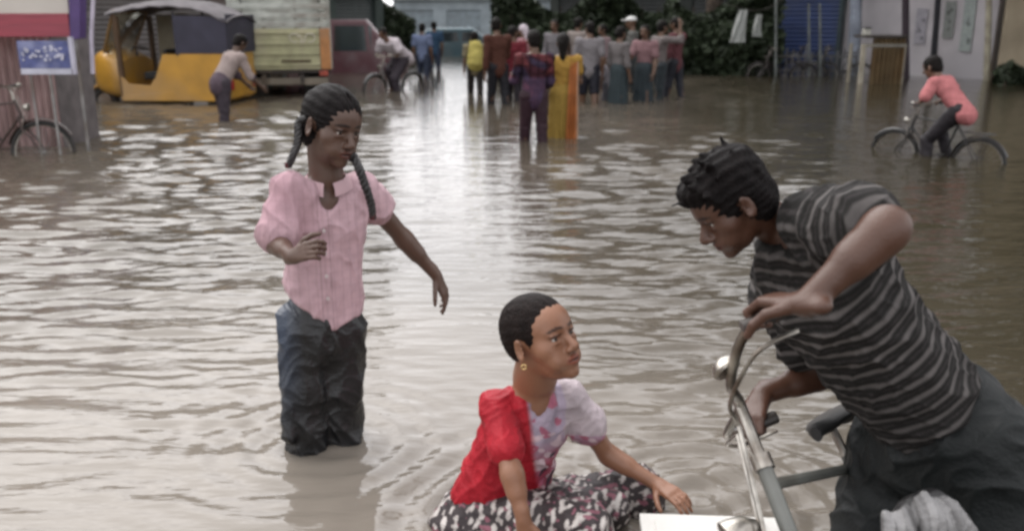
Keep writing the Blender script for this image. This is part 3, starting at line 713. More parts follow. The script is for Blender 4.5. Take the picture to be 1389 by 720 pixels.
    for y, sgn in ((-.06, 1), (.06, -1)): m.tube([bb+V3(0, y, 0), bb+V3(.06*sgn, y*1.3, -.15*sgn)], .008, 6)
    co = m.build('crank', 'steel', rt, smooth=True)
    for y, sgn in ((-.06, 1), (.06, -1)):
        m = MB(); m.box(bb+V3(.06*sgn, y*2.2, -.15*sgn), (.085, .075, .02)); m.build('pedal', 'rubber', co, bevel=.004)
    return rt, sp, c, bar
WATER_ROUGH = .04; MUD_A = (.056, .047, .036); MUD_B = (.093, .079, .062); MUD_SHADE = (.034, .029, .018); MUD_BRIGHT = (.178, .157, .133); BUMP_S = .8
SUN_EL = 55; SUN_ROT = -50; SKY_S = .15; SUN_S = 1.2; CLOUD = (7.5, 7.42, 7.6); EXPO = .74; GLOW = 1.75
# ================================================================== FOREGROUND
gJ = girl(); cJ = child(); mJ = man()
# the bicycle being pulled upright: its bar is tipped, left grip up in the man's near hand, right grip down in his far hand
G1 = R(1046, 428, 1.50); G2 = R(1024, 580, 1.90)
Lf = unit(G1-G2); F0 = unit(V3(-1, 0, 0)-Lf*np.dot(V3(-1, 0, 0), Lf)); U0 = np.cross(F0, Lf); an = math.radians(-30)
Fw = F0*math.cos(an)+U0*math.sin(an); Up = np.cross(Fw, Lf)
ht_ = V3(.36, 0, .90); ax_ = unit(ht_-V3(.41, 0, .74)); c0 = ht_+ax_*.14
mid = c0+V3(-.07, 0, .02)                          # midpoint between the grips, bicycle axes
m3 = np.array([Fw, Lf, Up]).T; org = (G1+G2)/2-m3@mid; STEER = math.radians(-60)
m4 = Matrix([list(m3[i])+[org[i]] for i in range(3)]+[[0, 0, 0, 1]])
Th = Matrix.Translation(Vector(ht_)); m4 = m4@(Th@Matrix.Rotation(-STEER, 4, Vector(ax_))@Th.inverted())
fb, sp_, cc_, bar_ = bicycle('old bicycle with chrome handlebar being hauled out of the water by the bent man', steer=STEER, mat4=m4, paint=(.16, .165, .15))
# dark sack with pale pleats, below the bent man
def sack():
    c = R(1256, 716, 1.52); v = Vol(c-V3(.22, .20, .62), c+V3(.22, .18, .26), .0036); r = np.random.default_rng(5)
    v.ell(c-V3(0, 0, .03), (.080, .055, .11), None, 0); v.cone(c-V3(0, 0, .1), c-V3(0, -.03, .48), .085, .12, .05)
    S = []
    for k in range(11):
        x = -.092+.0185*k+r.normal()*.003; top = .075*math.cos((x+.005)*13)+r.uniform(-.010, .012)
        pts = spline([c+V3(x*1.25-.015, -.050+abs(x)*.30, -.40), c+V3(x*1.15, -.064+abs(x)*.30, -.10), c+V3(x*.95+.004, -.056+abs(x)*.25, top-.045), c+V3(x*.80-.010, -.030+abs(x)*.2, top)], 4); S.append((pts, r.uniform(.5, 1)))
        for q in range(len(pts)-1):
            t0, t1 = q/(len(pts)-1), (q+1)/(len(pts)-1); w = lambda t: .0112*(1-.12*max(0, t-.55)/.45)
            v.cone(pts[q], pts[q+1], w(t0), w(t1), .003)
    def col(q):
        d = np.full(len(q), 9.0); b = np.ones(len(q))
        for pts, br in S:
            for p in pts:
                e = np.hypot(np.hypot(q[:, 0]-p[0], (q[:, 2]-p[2])*.35), (q[:, 1]-p[1])*.8); m = e < d; d[m] = e[m]; b[m] = br
        w = np.clip((.0135-d)/.004, 0, 1)*b*(.75+.35*waves(q, 60, 5)); return np.clip(np.array([.018, .017, .018])[None]*(1-w[:, None])+np.array([.52, .51, .51])[None]*w[:, None], .01, .8)
    o = vol_obj('plastic_sack', v, mat('plastic_film', rough=.38, var=.2, attr=True, bump=.4, bscale=90, spec=.4), col, None, lambda q: .004*crumple(q, 60, 4, (1, 1, .4)))
    tag(o, 'dark sack with pale grey pleats standing by the legs of the bent man', 'sack')
sack()
# white foam box floating by the child's hand
def foam_box():
    a = G(866, 697, .11); b = G(1046, 703, .11); yaw = math.atan2(b[1]-a[1], b[0]-a[0]); L = np.linalg.norm(b-a)
    rt = empty('foam_box', ((a+b)/2+V3(0, -.14, -.11)).tolist(), yaw, 'white foam box floating in the water between the child and the bicycle', 'box')
    m = MB(); W = .28; t = .022; H0, H1 = -.12, .085
    m.box((0, 0, H0+t/2), (L, W, t))
    for y in (-1, 1): m.box((0, y*(W-t)/2, (H0+t+H1)/2), (L, t, H1-H0-t))
    for x in (-1, 1): m.box((x*(L-t)/2, 0, (H0+t+H1)/2), (t, W-2*t, H1-H0-t))
    m.build('box_body', mat('foam', (.80, .78, .73), .75, var=.05, bump=.3, bscale=120, dirt=(.62, .57, .50)), rt, bevel=.004)
    m = MB(); m.box((0, 0, H1+.014), (L+.012, W+.012, .024)); m.box((0, 0, H1+.028), (L-.06, W-.06, .006)); m.build('lid', mat('foam_lid', (.82, .80, .76), .75, var=.06, bump=.3, bscale=120), rt, bevel=.006)
foam_box()
# ================================================================== VILLAGERS IN THE STREET
GRP = 'people wading in the flooded street'
def at(u, v): p = G(u, v); return (p[0], p[1])
def backpack(J, s, body):
    c = J['chest']-J['bf']*.15*s-V3(0, 0, .06); up = V3(0, 0, 1); rt = np.cross(J['bf'], up)
    v = Vol(c-.34, c+.34, .009); v.cone(c-V3(0, 0, .13), c+V3(0, 0, .15), .17, .13, 0, J['bf'], .55); v.cone(c-J['bf']*.09-V3(0, 0, .12), c-J['bf']*.08, .10, .09, .03, J['bf'], .5)
    o = vol_obj('school_bag', v, 'cloth', (.50, .43, .13), None, lambda q: .008*folds(q, V3(.3, .2, 1), 22, 5, .8))
    tag(o, 'bulging yellow school bag on the back of the wader beside the open lane', 'backpack')
    m = MB()
    for x in (-1, 1): m.tube(spline([c+rt*x*.07+V3(0, 0, .17), J['chest']+rt*x*.09+V3(0, 0, .20), J['chest']+rt*x*.09+J['bf']*.13+V3(0, 0, .05), c+rt*x*.13+J['bf']*.1-V3(0, 0, .12)], 5), .016, 6)
    m.build('strap', mat('strap', (.45, .36, .06), .8), o, smooth=True)
def plaid(q, J):
    x = (q[:, 0]-J['pel'][0]); z = q[:, 2]; c = np.tile([.065, .022, .032], (len(q), 1)); n = waves(q, 26, 4, 6)
    c[n > .25] = (.16, .045, .05); c[n < -.35] = (.05, .035, .065); st = (np.abs(((z*11) % 1)-.5) < .12) | (np.abs(((x*11) % 1)-.5) < .12); c[st] *= .45
    low = z < J['chest'][2]-.12; c[low] = c[low]*.4+np.array([.09, .06, .11])*.6; return c
villager('wader in maroon chequered top with legs apart, beside the yellow sari', at(724, 191), .25, 1.56, (.1, .03, .04), (.035, .015, .022),
    sleeve=1.3, pat=plaid, arm=(.2, .4), bend=(.9, 1.3), stride=.13, g=1.02, extra=None)
def sari_extra(J, s, body):
    bf = J['bf']; rt = np.cross(bf, V3(0, 0, 1)); sh = J['sh0']; top = sh+V3(0, 0, .050)-rt*.035
    g = []
    for t in np.linspace(0, 1, 26):
        row = []
        for w in np.linspace(-1, 1, 12):
            if t < .3:
                a = t/.3; p = top-bf*(-.14+.19*a)-V3(0, 0, .16*(1-a)**1.4)-rt*(.06*(1-a))
            else:
                a = (t-.3)/.7; p = top-V3(0, 0, 0)-bf*(.05+.10*min(1, a*2.2))-V3(0, 0, a*1.05)-rt*.01*a
            wd = .030+.035*t; row.append(p+rt*(w*wd)-bf*.014*math.sin(w*9+t*3)*(.3+t))
        g.append(row)
    m = MB(); m.sheet(g, .006); o = m.build('sari_end', mat('sari_orange', (.40, .13, .03), .8, var=.25, bump=.3), body, smooth=True)
    m = MB(); m.sheet([[r[-1]+rt*.004, r[-1]+rt*.018-bf*.004] for r in g], .008); m.build('sari_border', mat('sari_border', (.46, .30, .20), .7), o, smooth=True)
villager('woman in a mustard yellow sari with an orange end hanging down her back', at(762, 186), -.1, 1.52, (.40, .24, .055), (.34, .225, .055), kind='skirt', sleeve=.5, style='long', extra=sari_extra,
    arm=(.3, .2), bend=(1.2, .8), stride=.05, g=1.0)
villager('wader carrying a yellow school bag at the edge of the open lane', at(645, 127), .15, 1.48, (.22, .19, .12), (.02, .016, .015), sleeve=.6, extra=backpack, stride=.18, lean=.12)
villager('tall wader in a brown shirt just right of the yellow school bag', at(676, 141), .5, 1.72, (.085, .035, .025), (.012, .012, .016), sleeve=1.6, stride=.16, g=1.05, arm=(.3, -.1), bend=(1.1, .2), lean=.06, turn=.5)
villager('wader in a dark red shirt half hidden behind the brown shirt', at(696, 137), -.2, 1.58, (.16, .025, .035), (.018, .014, .02), sleeve=.6, stride=.16, arm=(-.2, .3), turn=.7)
villager('wader with a pale pink scarf over the head, beyond the chequered top', at(711, 124), 1.0, 1.60, (.42, .22, .24), (.20, .17, .20), hair=(.62, .55, .60), kind='skirt', sleeve=1.2, style='long')
villager('man in a grey t-shirt and dark shorts seen from behind', at(798, 139), .1, 1.66, (.24, .225, .235), (.016, .016, .024), kind='shorts', sleeve=.7, stride=.17, g=1.08, arm=(-.15, .25), bend=(.3, .6), turn=-.4)
villager('small child in a pale shirt right of the grey t-shirt', at(826, 136), .3, 1.08, (.42, .40, .44), (.12, .12, .14), kind='shorts', sleeve=.6, stride=.1, h=.008)
villager('wader in a grey top and long slate skirt left of the white cap', at(838, 140), -.9, 1.58, (.17, .155, .155), (.045, .060, .066), kind='skirt', sleeve=1.2, style='bun')
def cap_extra(J, s, body):
    v = Vol(J['head']-.2, J['head']+.2, .008); F = head_frame(J); v.ell(hp_(J, 1, 0, -.01, .06), (.095, .112, .072), F, 0); v.plane(hp_(J, 1, 0, 0, .045), -F[2]); v.ell(hp_(J, 1, 0, .12, .05), (.07, .075, .012), F, .01)
    o = vol_obj('cap', v, 'cloth', (.75, .76, .74), None); tag(o, 'white cap on the tall wader at the back of the huddle', 'cap')
villager('tall wader at the back of the huddle wearing a white cap', at(855, 124), 1.3, 1.76, (.15, .15, .14), (.06, .07, .075), sleeve=1.2, extra=cap_extra, hair=None)
villager('wader in a pinkish blouse and slate skirt right of the white cap', at(872, 137), 2.6, 1.60, (.27, .16, .17), (.045, .058, .066), kind='skirt', sleeve=.7, style='long', arm=(.5, .1), bend=(1.2, .3))
villager('wader in grey carrying a small load on the shoulder', at(893, 134), -1.2, 1.68, (.20, .175, .17), (.035, .045, .052), sleeve=1.2, stride=.12, arm=(1.5, .1), bend=(1.6, .3))
villager('wader in a faded maroon shirt at the right end of the huddle', at(914, 131), .9, 1.74, (.15, .060, .068), (.03, .032, .042), sleeve=1.2, stride=.18, arm=(.6, .1), bend=(1.3, .3))
villager('wader in a light grey shirt beyond the huddle, behind the sari', at(752, 118), 2.7, 1.70, (.20, .19, .20), (.06, .06, .07), sleeve=1.2, stride=.1)
villager('wader in a washed-out beige shirt between the sari and grey t-shirt', at(782, 117), -.8, 1.74, (.30, .26, .24), (.09, .08, .08), sleeve=.7, stride=.1)
villager('wader in dusty rose near the white cap, mostly hidden', at(817, 119), 1.9, 1.60, (.24, .17, .18), (.10, .09, .10), kind='skirt', sleeve=1.2, style='bun')
villager('wader in a light blue shirt right of the white-shirted cyclist', at(574, 108), -.2, 1.62, (.17, .21, .33), (.035, .045, .075), sleeve=.6, stride=.13)
villager('wader in a dark blue shirt at the far end of the open lane', at(590, 97), .3, 1.66, (.04, .08, .14), (.03, .04, .07), sleeve=.6, stride=.1, h=.011)
# the man stooping between the auto-rickshaw and the lorry
def stoop():
    p = at(304, 163); J, s = std_joints(p, -.75, 1.55, lean=.58, stride=.12, arm=(.1, .2), bend=(.5, .4), nod=.6)
    body = vol_obj('person', body_vol(J, s, 1.0, 1.0, .009), 'skin', paint_skin(J, 1.0, (.10, .055, .035))); tag(body, 'stooping man in a pale shirt between the auto-rickshaw and the lorry', 'person', GRP)
    def pat(v, J):
        c = np.tile([.38, .31, .29], (len(v), 1)); w = waves(v, 9, 5)+(J['chest'][2]-v[:, 2])*4 > .55; c[w] = (.12, .09, .11); return c
    dress(J, s, 1.0, 1.12, .009, body, None, (.06, .048, .06), pat=pat, sleeve=1.1, low=.08)
stoop()
# ---- cyclists
def rider(label, pos, rz, H, top, bottom, paint, bike_label, skin=(.16, .085, .055), lean=.6, dz=-.34, group='cyclists in the flood', sc_=1.0, gg=1.08):
    rt, sp, c, bar = bicycle(bike_label, 'bicycles ridden through the water', 0, pos=(pos[0], pos[1], dz), rz=rz, paint=paint, scale=sc_)
    f = V3(math.cos(rz), math.sin(rz), 0); l = V3(-math.sin(rz), math.cos(rz), 0); O = V3(pos[0], pos[1], dz); W = lambda x, y, z: O+(f*x+l*y+V3(0, 0, z))*sc_; s = H/1.65
    J = dict(pel=W(-.20, 0, 1.02), bf=unit(f*math.cos(lean)-V3(0, 0, math.sin(lean))))
    ax = f*math.sin(lean)+V3(0, 0, math.cos(lean)); J['chest'] = J['pel']+ax*.19*H; J['neck'] = J['pel']+ax*.30*H+f*.01; J['head'] = J['neck']+ax*.05*H+V3(0, 0, .045*H)+f*.03
    J['hf'] = unit(f-V3(0, 0, .35)); J['hu'] = unit(V3(0, 0, 1)+f*.3)
    for i, y in ((0, -1), (1, 1)):
        J['sh%d' % i] = J['neck']-ax*.04*H+l*y*.105*H; g = W(.24, y*.27, 1.055)
        J['wr%d' % i] = g-f*.06*s+V3(0, 0, .03); m = (J['sh%d' % i]+J['wr%d' % i])/2; J['el%d' % i] = m+l*y*.05-V3(0, 0, .06)
        J['hp%d' % i] = J['pel']+l*y*.06-V3(0, 0, .02); J['an%d' % i] = W(.02+.06*y*1.0, y*.13, .24-.15*y); J['kn%d' % i] = (J['hp%d' % i]+J['an%d' % i])/2+f*.20*s+V3(0, 0, .05)
    hands = {i: dict(n=V3(0, 0, 1)+f*.3, t=-l*(1 if i else -1), d=f-V3(0, 0, .35), s=s*.95, curl=(1, 1, 1, 1), thumb=.9) for i in (0, 1)}
    body = vol_obj('person', body_vol(J, s, .98, 1.0, .008, False, hands), 'skin', paint_skin(J, .98, skin)); tag(body, label, 'person', group)
    dress(J, s, .98, gg, .008, body, top, bottom, sleeve=.85, low=.07, sd=4); return J
p = G(1274, 211, 0); rider('boy in a salmon pink shirt pedalling left past the shops', (p[0], p[1]), PI-.92, 1.32, (.52, .19, .195), (.028, .024, .028), (.012, .012, .014), 'black bicycle ridden by the boy in the pink shirt', lean=.75, sc_=.82, gg=1.12)
p = G(538, 123, 0); rider('cyclist in a loose white shirt bowed over the handlebar', p, -PI/2-.62, 1.78, (.62, .56, .59), (.05, .04, .05), (.10, .10, .10), 'grey bicycle under the cyclist in the white shirt', lean=.95, gg=1.35)
# ---- bicycle at the left edge
p = G(-8, 206, 0); bicycle('rusty dark bicycle standing by the kiosk at the left edge', 'parked bicycles', .3, pos=(p[0], p[1], -.34), rz=-.25, paint=(.04, .016, .012))
for k, (u, v, rz) in enumerate([(1138, 104, 2.6), (1100, 102, 2.2), (1062, 104, 2.9)]):
    p = G(u, v, 0); bicycle(['bicycle leaning by the wooden stall, nearest the table', 'bicycle parked in the middle before the blue shutter', 'bicycle at the dark end of the railing, farthest from the stall'][k], 'parked bicycles', .4, pos=(p[0], p[1], -.34), rz=rz, paint=[(.05, .055, .05), (.02, .02, .025), (.06, .045, .045)][k])
# ================================================================== AUTO-RICKSHAW
def auto():
    p = G(214, 141, 0); rt = empty('auto_rickshaw', (p[0]-.10, p[1]+.65, -.26), PI-.06, 'yellow auto-rickshaw with dark blue hood standing in the water facing left', 'auto-rickshaw'); rt.scale = (1.08, 1.08, 1.14)
    Y = mat('auto_yellow', (.58, .30, .035), .38, var=.18, scale=3, dirt=(.33, .20, .08), coat=.3); D = mat('hood_canvas', (.040, .038, .062), .7, var=.25, scale=5, bump=.4); GR = mat('roof_canvas', (.125, .112, .12), .75, var=.3, scale=5, bump=.4)
    W = .64
    # body tub: rear cabin shell (yellow), with side opening in front of it
    m = MB(); prof = [(-1.28, .34), (-1.32, .62), (-1.26, .98), (-.62, .98), (-.50, .90), (-.44, .42), (.40, .34), (.40, .27), (-1.2, .27)]
    for y in (-W, W-.03): m.prism([(x, z) for x, z in prof], 1, y, y+.03)
    m.box((-1.29, 0, .64), (.04, 2*W-.06, .66)); m.box((-.45, 0, .29), (1.64, 2*W-.061, .035))
    m.build('rear_body', Y, rt, bevel=.008)
    m = MB()       # nose cowl
    rings = []
    for x, w, z0, z1 in ((.40, .60, .27, .90), (.62, .55, .28, 1.02), (.84, .42, .32, 1.02), (1.00, .28, .38, .96), (1.08, .12, .46, .84)):
        rings.append([(x, w*math.copysign(abs(math.cos(a))**.6, math.cos(a)), (z0+z1)/2+(z1-z0)/2*math.copysign(abs(math.sin(a))**.6, math.sin(a))) for a in np.linspace(0, 2*PI, 25)[:-1]])
    m.loft(rings); m.build('front_cowl', Y, rt, smooth=True)
    m = MB(); m.tube(spline([(1.10, -.16, .50), (1.26, -.16, .42), (1.36, -.15, .24)], 5), .02, 8)
    g = [[(1.0+.30*math.cos(a), w, .16+.30*math.sin(a)) for w in (-.09, -.05, 0, .05, .09)] for a in np.linspace(.1, 2.4, 14)]; m.sheet(g, .006); m.build('mudguard', Y, rt, smooth=True)
    m = MB()
    for y in (-.58, .58): m.tube([(.70, y*.86, .98), (.44, y, 1.56)], .022, 8)
    m.tube([(.44, -.58, 1.56), (.44, .58, 1.56)], .022, 8); m.tube([(.70, -.50, .98), (.70, .50, .98)], .022, 8)
    m.build('windscreen_frame', mat('frame_brown', (.22, .12, .03), .5), rt, smooth=True)
    for y in (-.58, .58): m = MB(); m.tube([(-.52, y, .90), (-.50, y, 1.58)], .024, 8); m.build('pillar', 'black', rt, smooth=True); m = MB(); m.tube([(.40, y*1.02, .34), (.42, y*1.02, 1.50)], .05, 8); m.build('door_post', mat('post_brown', (.085, .045, .018), .6), rt, smooth=True)
    gm = bpy.data.materials.new('glass'); gm.use_nodes = True; b = gm.node_tree.nodes['Principled BSDF']; b.inputs['Base Color'].default_value = (.8, .85, .82, 1); b.inputs['Roughness'].default_value = .06; b.inputs['Transmission Weight'].default_value = .9; b.inputs['IOR'].default_value = 1.3; M['glass'] = gm
    m = MB(); m.add([(.69, -.50, 1.0), (.69, .50, 1.0), (.45, .55, 1.54), (.45, -.55, 1.54), (.695, -.50, 1.0), (.695, .50, 1.0), (.455, .55, 1.54), (.455, -.55, 1.54)], [(0, 1, 2, 3), (7, 6, 5, 4), (0, 4, 5, 1), (1, 5, 6, 2), (2, 6, 7, 3), (3, 7, 4, 0)]); m.build('windscreen', 'glass', rt)
    for y in (-W, W-.03): m = MB(); m.prism([(-.46, .27), (.42, .27), (.42, .66), (.28, .52), (-.06, .50), (-.16, .62), (-.30, .95), (-.52, .95)], 1, y+.002, y+.028); m.build('side_panel', Y, rt, bevel=.006)
    # hood: roof and rear canvas
    g = []
    for t in np.linspace(0, 1, 22):
        x = .56-t*1.95; z = 1.60+.13*math.sin(PI*min(t*1.05, 1))-(.10*max(0, t-.8)/.2)
        g.append([(x, y*W*1.03, z-.10*abs(y)**3+.008*math.sin(t*40+y*5)) for y in np.linspace(-1, 1, 15)])
    m = MB(); m.sheet(g, .018); m.build('roof', GR, rt, smooth=True)
    m = MB()
    for y in (-W, W):
        g = [[(-.52-.82*a, y*(1+.006*math.sin(a*22)), z*(.0)+(.96+(1.50-.05*a**3-.96)*q)) for q in np.linspace(0, 1, 6)] for a in np.linspace(0, 1, 14)]; m.sheet(g, .012)
    m.sheet([[(-1.32-.03*q, y, .96+.56*q) for q in np.linspace(0, 1, 6)] for y in np.linspace(-W, W, 12)], .012); m.build('hood_side', D, rt, smooth=True)
    m = MB(); m.sheet([[(.30-.80*a, -W*.93, .68+.85*q-.02*math.sin(a*9)) for q in np.linspace(0, 1, 6)] for a in np.linspace(0, 1, 12)], .01); m.build('rain_curtain', mat('curtain', (.48, .44, .33), .7, var=.15, bump=.3), rt, smooth=True)
    m = MB(); m.box((-.80, 0, .62), (.5, 1.15, .16)); m.box((-1.10, 0, .88), (.14, 1.15, .45)); m.build('passenger_seat', mat('seat_brown', (.14, .065, .022), .5), rt, bevel=.03)
    m = MB(); m.box((.02, 0, .62), (.34, .62, .12)); m.box((-.16, 0, .80), (.08, .50, .42)); m.build('driver_seat', 'rubber', rt, bevel=.03)
    m = MB(); m.tube([(.52, 0, .45), (.40, 0, .98)], .02); m.tube(spline([(.34, -.30, 1.0), (.40, -.12, 1.03), (.40, .12, 1.03), (.34, .30, 1.0)], 5), .016, 8); m.build('handlebar', 'black', rt, smooth=True)
    m = MB(); m.loft([[(1.08+h, r*math.cos(a), .70+r*math.sin(a)) for a in np.linspace(0, 2*PI, 17)[:-1]] for r, h in ((.03, -.04), (.08, .02), (.085, .10), (.07, .115), (.01, .12))]); m.build('headlight', 'chrome', rt, smooth=True)
    m = MB(); m.box((-1.335, -.5, .50), (.02, .10, .14)); m.build('tail_light', mat('red_lens', (.35, .02, .02), .3), rt, bevel=.005)
    m = MB(); m.box((-1.335, .5, .50), (.02, .10, .14)); m.build('tail_light', mat('red_lens2', (.35, .02, .02), .3), rt, bevel=.005)
    for c in ((1.02, 0), (-.82, -.54), (-.82, .54)):
        m = MB(); cc = V3(c[0], c[1], .225); m.tube([cc+.17*V3(math.cos(a), 0, math.sin(a)) for a in np.linspace(0, 2*PI, 29)[:-1]], .055, 10, closed=True); w = m.build('wheel', 'rubber', rt, smooth=True)
        m = MB(); m.tube([cc-V3(0, .04, 0), cc+V3(0, .04, 0)], .115, 18); m.build('rim', 'steel', w, smooth=True)
auto()
# the driver's bag of tools hanging shapes inside are left out; a dark mudflap post stands at the nose
# ================================================================== TRUCK
def truck():
    p = G(386, 131, 0); rt = empty('truck', (p[0], p[1], -.34), .24, 'old lorry with pale green slatted body and yellow-green tailgate with orange corner', 'truck'); rt.scale = (.86, .9, 1.0)
    GN = mat('truck_green', (.47, .46, .27), .5, var=.22, scale=4, dirt=(.42, .38, .26)); PL = mat('truck_pale', (.54, .56, .51), .55, var=.22, scale=4, dirt=(.22, .20, .17)); OR = mat('truck_orange', (.50, .22, .07), .5, var=.25, scale=5, dirt=(.28, .16, .08))
    W = 1.02; L = 5.0
    m = MB(); m.box((0, .03, 1.20), (1.62, .06, .74)); 
    for z in (.92, 1.12, 1.30, 1.50): m.box((0, -.012, z), (1.60, .05, .045))
    tg = m.build('tailgate', GN, rt, bevel=.006)
    m = MB(); m.box((.93, .02, 1.20), (.22, .09, .74)); m.build('corner_panel', OR, rt, bevel=.01)
    m = MB(); m.box((-.93, .02, 1.20), (.22, .09, .74)); m.build('corner_panel', mat('truck_cream', (.44, .42, .28), .5, var=.25, dirt=(.3, .26, .18)), rt, bevel=.01)
    # painted flourishes on the right half of the tailgate
    m = MB()
    for cx, sg in ((.28, 1), (.62, -1)):
        P = [(cx+sg*.11*math.cos(a)*(1-.25*a/6), -.045, 1.40+.075*math.sin(a)) for a in np.linspace(.3, 5.4, 22)]; m.tube(P, .014, 6)
    m.tube(spline([(.36, -.045, 1.46), (.45, -.045, 1.38), (.40, -.045, 1.33), (.50, -.045, 1.34), (.52, -.045, 1.44)], 6), .012, 6); m.build('painted_scroll', mat('scroll_white', (.66, .62, .5), .5), tg, smooth=True)
    m = MB(); m.box((.30, -.045, .985), (.62, .012, .045)); m.build('painted_line', mat('line_dark', (.09, .06, .02), .5), tg)
    m = MB()
    for y in (-W, W):
        for z in (.95, 1.2, 1.45, 1.72, 2.0, 2.28): m.box((y, L/2, z), (.04, L, .17))
        for k in range(8): m.box((y*1.03, .2+k*.66, 1.6), (.05, .08, 1.55))
    m.box((0, L-.02, 1.6), (2*W-.05, .05, 1.5)); m.build('side_boards', PL, rt, bevel=.006)
    m = MB()
    for z in (1.64, 1.80, 1.97, 2.14, 2.32): m.box((0, .0, z), (1.98, .05, .085), 0)
    for x in (-1.0, -.33, .33, 1.0): m.box((x, .055, 1.98), (.07, .06, .9))
    m.build('rear_slats', PL, rt, bevel=.006)
    m = MB(); m.box((0, L/2, .80), (2*W, L-.02, .08)); 
    for x in (-.4, .4): m.box((x, L/2+.6, .66), (.09, L+1.5, .16))
    m.build('chassis', mat('chassis', (.045, .035, .03), .7, dirt=(.10, .075, .05)), rt, bevel=.01)
    m = MB(); m.box((0, -.10, .62), (1.9, .08, .12)); m.box((.62, -.15, .60), (.34, .012, .10)); m.build('bumper', mat('bumper_dirty', (.20, .17, .13), .6, dirt=(.08, .06, .04)), rt, bevel=.01)
    for x in (-.86, .86):
        m = MB(); m.box((x, -.13, .76), (.18, .04, .09)); m.build('tail_light', mat('tail', (.40, .06, .03), .3), rt, bevel=.008)
    for x in (-.83, -.55, .55, .83, ):
        m = MB(); c = V3(x, 1.1, .46); m.tube([c+.31*V3(0, math.cos(a), math.sin(a)) for a in np.linspace(0, 2*PI, 33)[:-1]], .125, 10, closed=True); w = m.build('wheel', 'rubber', rt, smooth=True)
        m = MB(); m.tube([c-V3(.08, 0, 0), c+V3(.08, 0, 0)], .20, 20); m.build('rim', 'steel', w, smooth=True)
    for x in (-.85, .85):
        m = MB(); c = V3(x, 5.8, .46); m.tube([c+.31*V3(0, math.cos(a), math.sin(a)) for a in np.linspace(0, 2*PI, 33)[:-1]], .125, 10, closed=True); m.build('wheel', 'rubber', rt, smooth=True)
    for x in (-.7, .7):
        m = MB(); m.box((x, .62, .50), (.52, .02, .42)); m.build('mud_flap', 'rubber', rt)
    m = MB(); m.prism([(5.05, .7), (6.6, .7), (6.65, 1.5), (6.45, 2.35), (5.05, 2.35)], 0, -.98, .98); cb = m.build('cab', OR, rt, bevel=.05)
    m = MB(); m.add([(-.85, 6.665, 1.5), (.85, 6.665, 1.5), (.80, 6.50, 2.2), (-.80, 6.50, 2.2)], [(0, 1, 2, 3)]); m.build('windscreen', 'glass', cb)
truck()
def tarp_load():
    p = G(392, 131, 0); c = V3(p[0], p[1]+2.5, 0)
# ================================================================== MAROON VAN, TEAL CAR beyond
def car(label, u, v, rz, paint, L=3.9, W=1.6, H=1.5, van=False, cat='car'):
    p = G(u, v, 0); rt = empty('van' if van else 'parked_car', (p[0], p[1], -.34), rz, label, cat); P = mat('car_paint', paint, .5, var=.12, dirt=tuple(c*.6+.05 for c in paint), coat=.08)
    if van: prof = [(-L/2, .3), (-L/2, .95), (-L/2+.04, H*.97), (-L/2+.15, H), (L/2-1.1, H), (L/2-.45, 1.0), (L/2-.05, .85), (L/2, .5), (L/2, .3)]
    else: prof = [(-L/2, .3), (-L/2-.02, .75), (-L/2+.1, .92), (-L/2+.55, H-.08), (-L/2+.9, H), (L/2-1.6, H), (L/2-.95, .98), (L/2-.1, .82), (L/2, .6), (L/2, .3)]
    rings = []
    for y, sc_ in ((-W/2, .93), (-W/2+.05, .985), (-W/2+.14, 1), (W/2-.14, 1), (W/2-.05, .985), (W/2, .93)): rings.append([(x*sc_, y, .55+(z-.55)*sc_) for x, z in prof])
    m = MB(); m.loft(rings); b = m.build('body', P, rt, smooth=True, bevel=.015)
    for sg in (-1, 1):
        for x0, x1 in (((-L/2+.35, -.45), (-.35, .55), (.65, L/2-1.0)) if van else ((-L/2+.75, -.15), (-.05, L/2-1.45))):
            m = MB(); y = sg*(W/2+.004); m.prism([(x0, .92), (x1, .92), (x1-.05, H-.16), (x0+.05, H-.16)], 1, min(y, y-sg*.03), max(y, y-sg*.03)); m.build('side_window', 'tint', b)
    for x in (-L/2-.025, L/2+.02): pass
    m = MB()
    if van: m.prism([(-W/2+.15, .98), (W/2-.15, .98), (W/2-.2, H-.14), (-W/2+.2, H-.14)], 0, -L/2-.012, -L/2+.05); m.build('rear_window', 'tint', b)
    else: m.add([(-L/2+.14, -W/2+.2, .96), (-L/2+.14, W/2-.2, .96), (-L/2+.53, W/2-.25, H-.12), (-L/2+.53, -W/2+.25, H-.12)], [(0, 1, 2, 3)]); m.build('rear_window', 'tint', b)
    for sg in (-1, 1):
        m = MB(); m.box((-L/2-.02, sg*(W/2-.16), .78), (.05, .14, .22)); m.build('tail_light', mat('tl', (.4, .03, .03), .3), b, bevel=.008)
        m = MB(); m.box((L/2-.03, sg*(W/2-.22), .66), (.08, .24, .14)); m.build('headlight', 'chrome', b, bevel=.01)
        for x in (-L/2+.7, L/2-.75):
            m = MB(); c = V3(x, sg*(W/2-.09), .30); m.tube([c+.22*V3(math.cos(a), 0, math.sin(a)) for a in np.linspace(0, 2*PI, 25)[:-1]], .08, 8, closed=True); w = m.build('wheel', 'rubber', rt, smooth=True)
            m = MB(); m.tube([c-V3(0, .06, 0), c+V3(0, .06, 0)], .15, 16); m.build('rim', 'steel', w, smooth=True)
    m = MB(); m.box((-L/2-.03, 0, .42), (.08, W-.1, .14)); m.build('bumper', 'black', rt, bevel=.02)
M['tint'] = mat('tinted_glass', (.03, .045, .05), .08, var=.1, spec=.8)
car('maroon van with dark windows parked between the lorry and the cyclist', 474, 97, .12, (.11, .035, .045), 3.3, 1.6, 1.75, True, 'van')
car('teal blue car parked across the far end of the street', 628, 76, .05, (.07, .14, .17), 4.0, 1.6, 1.45)
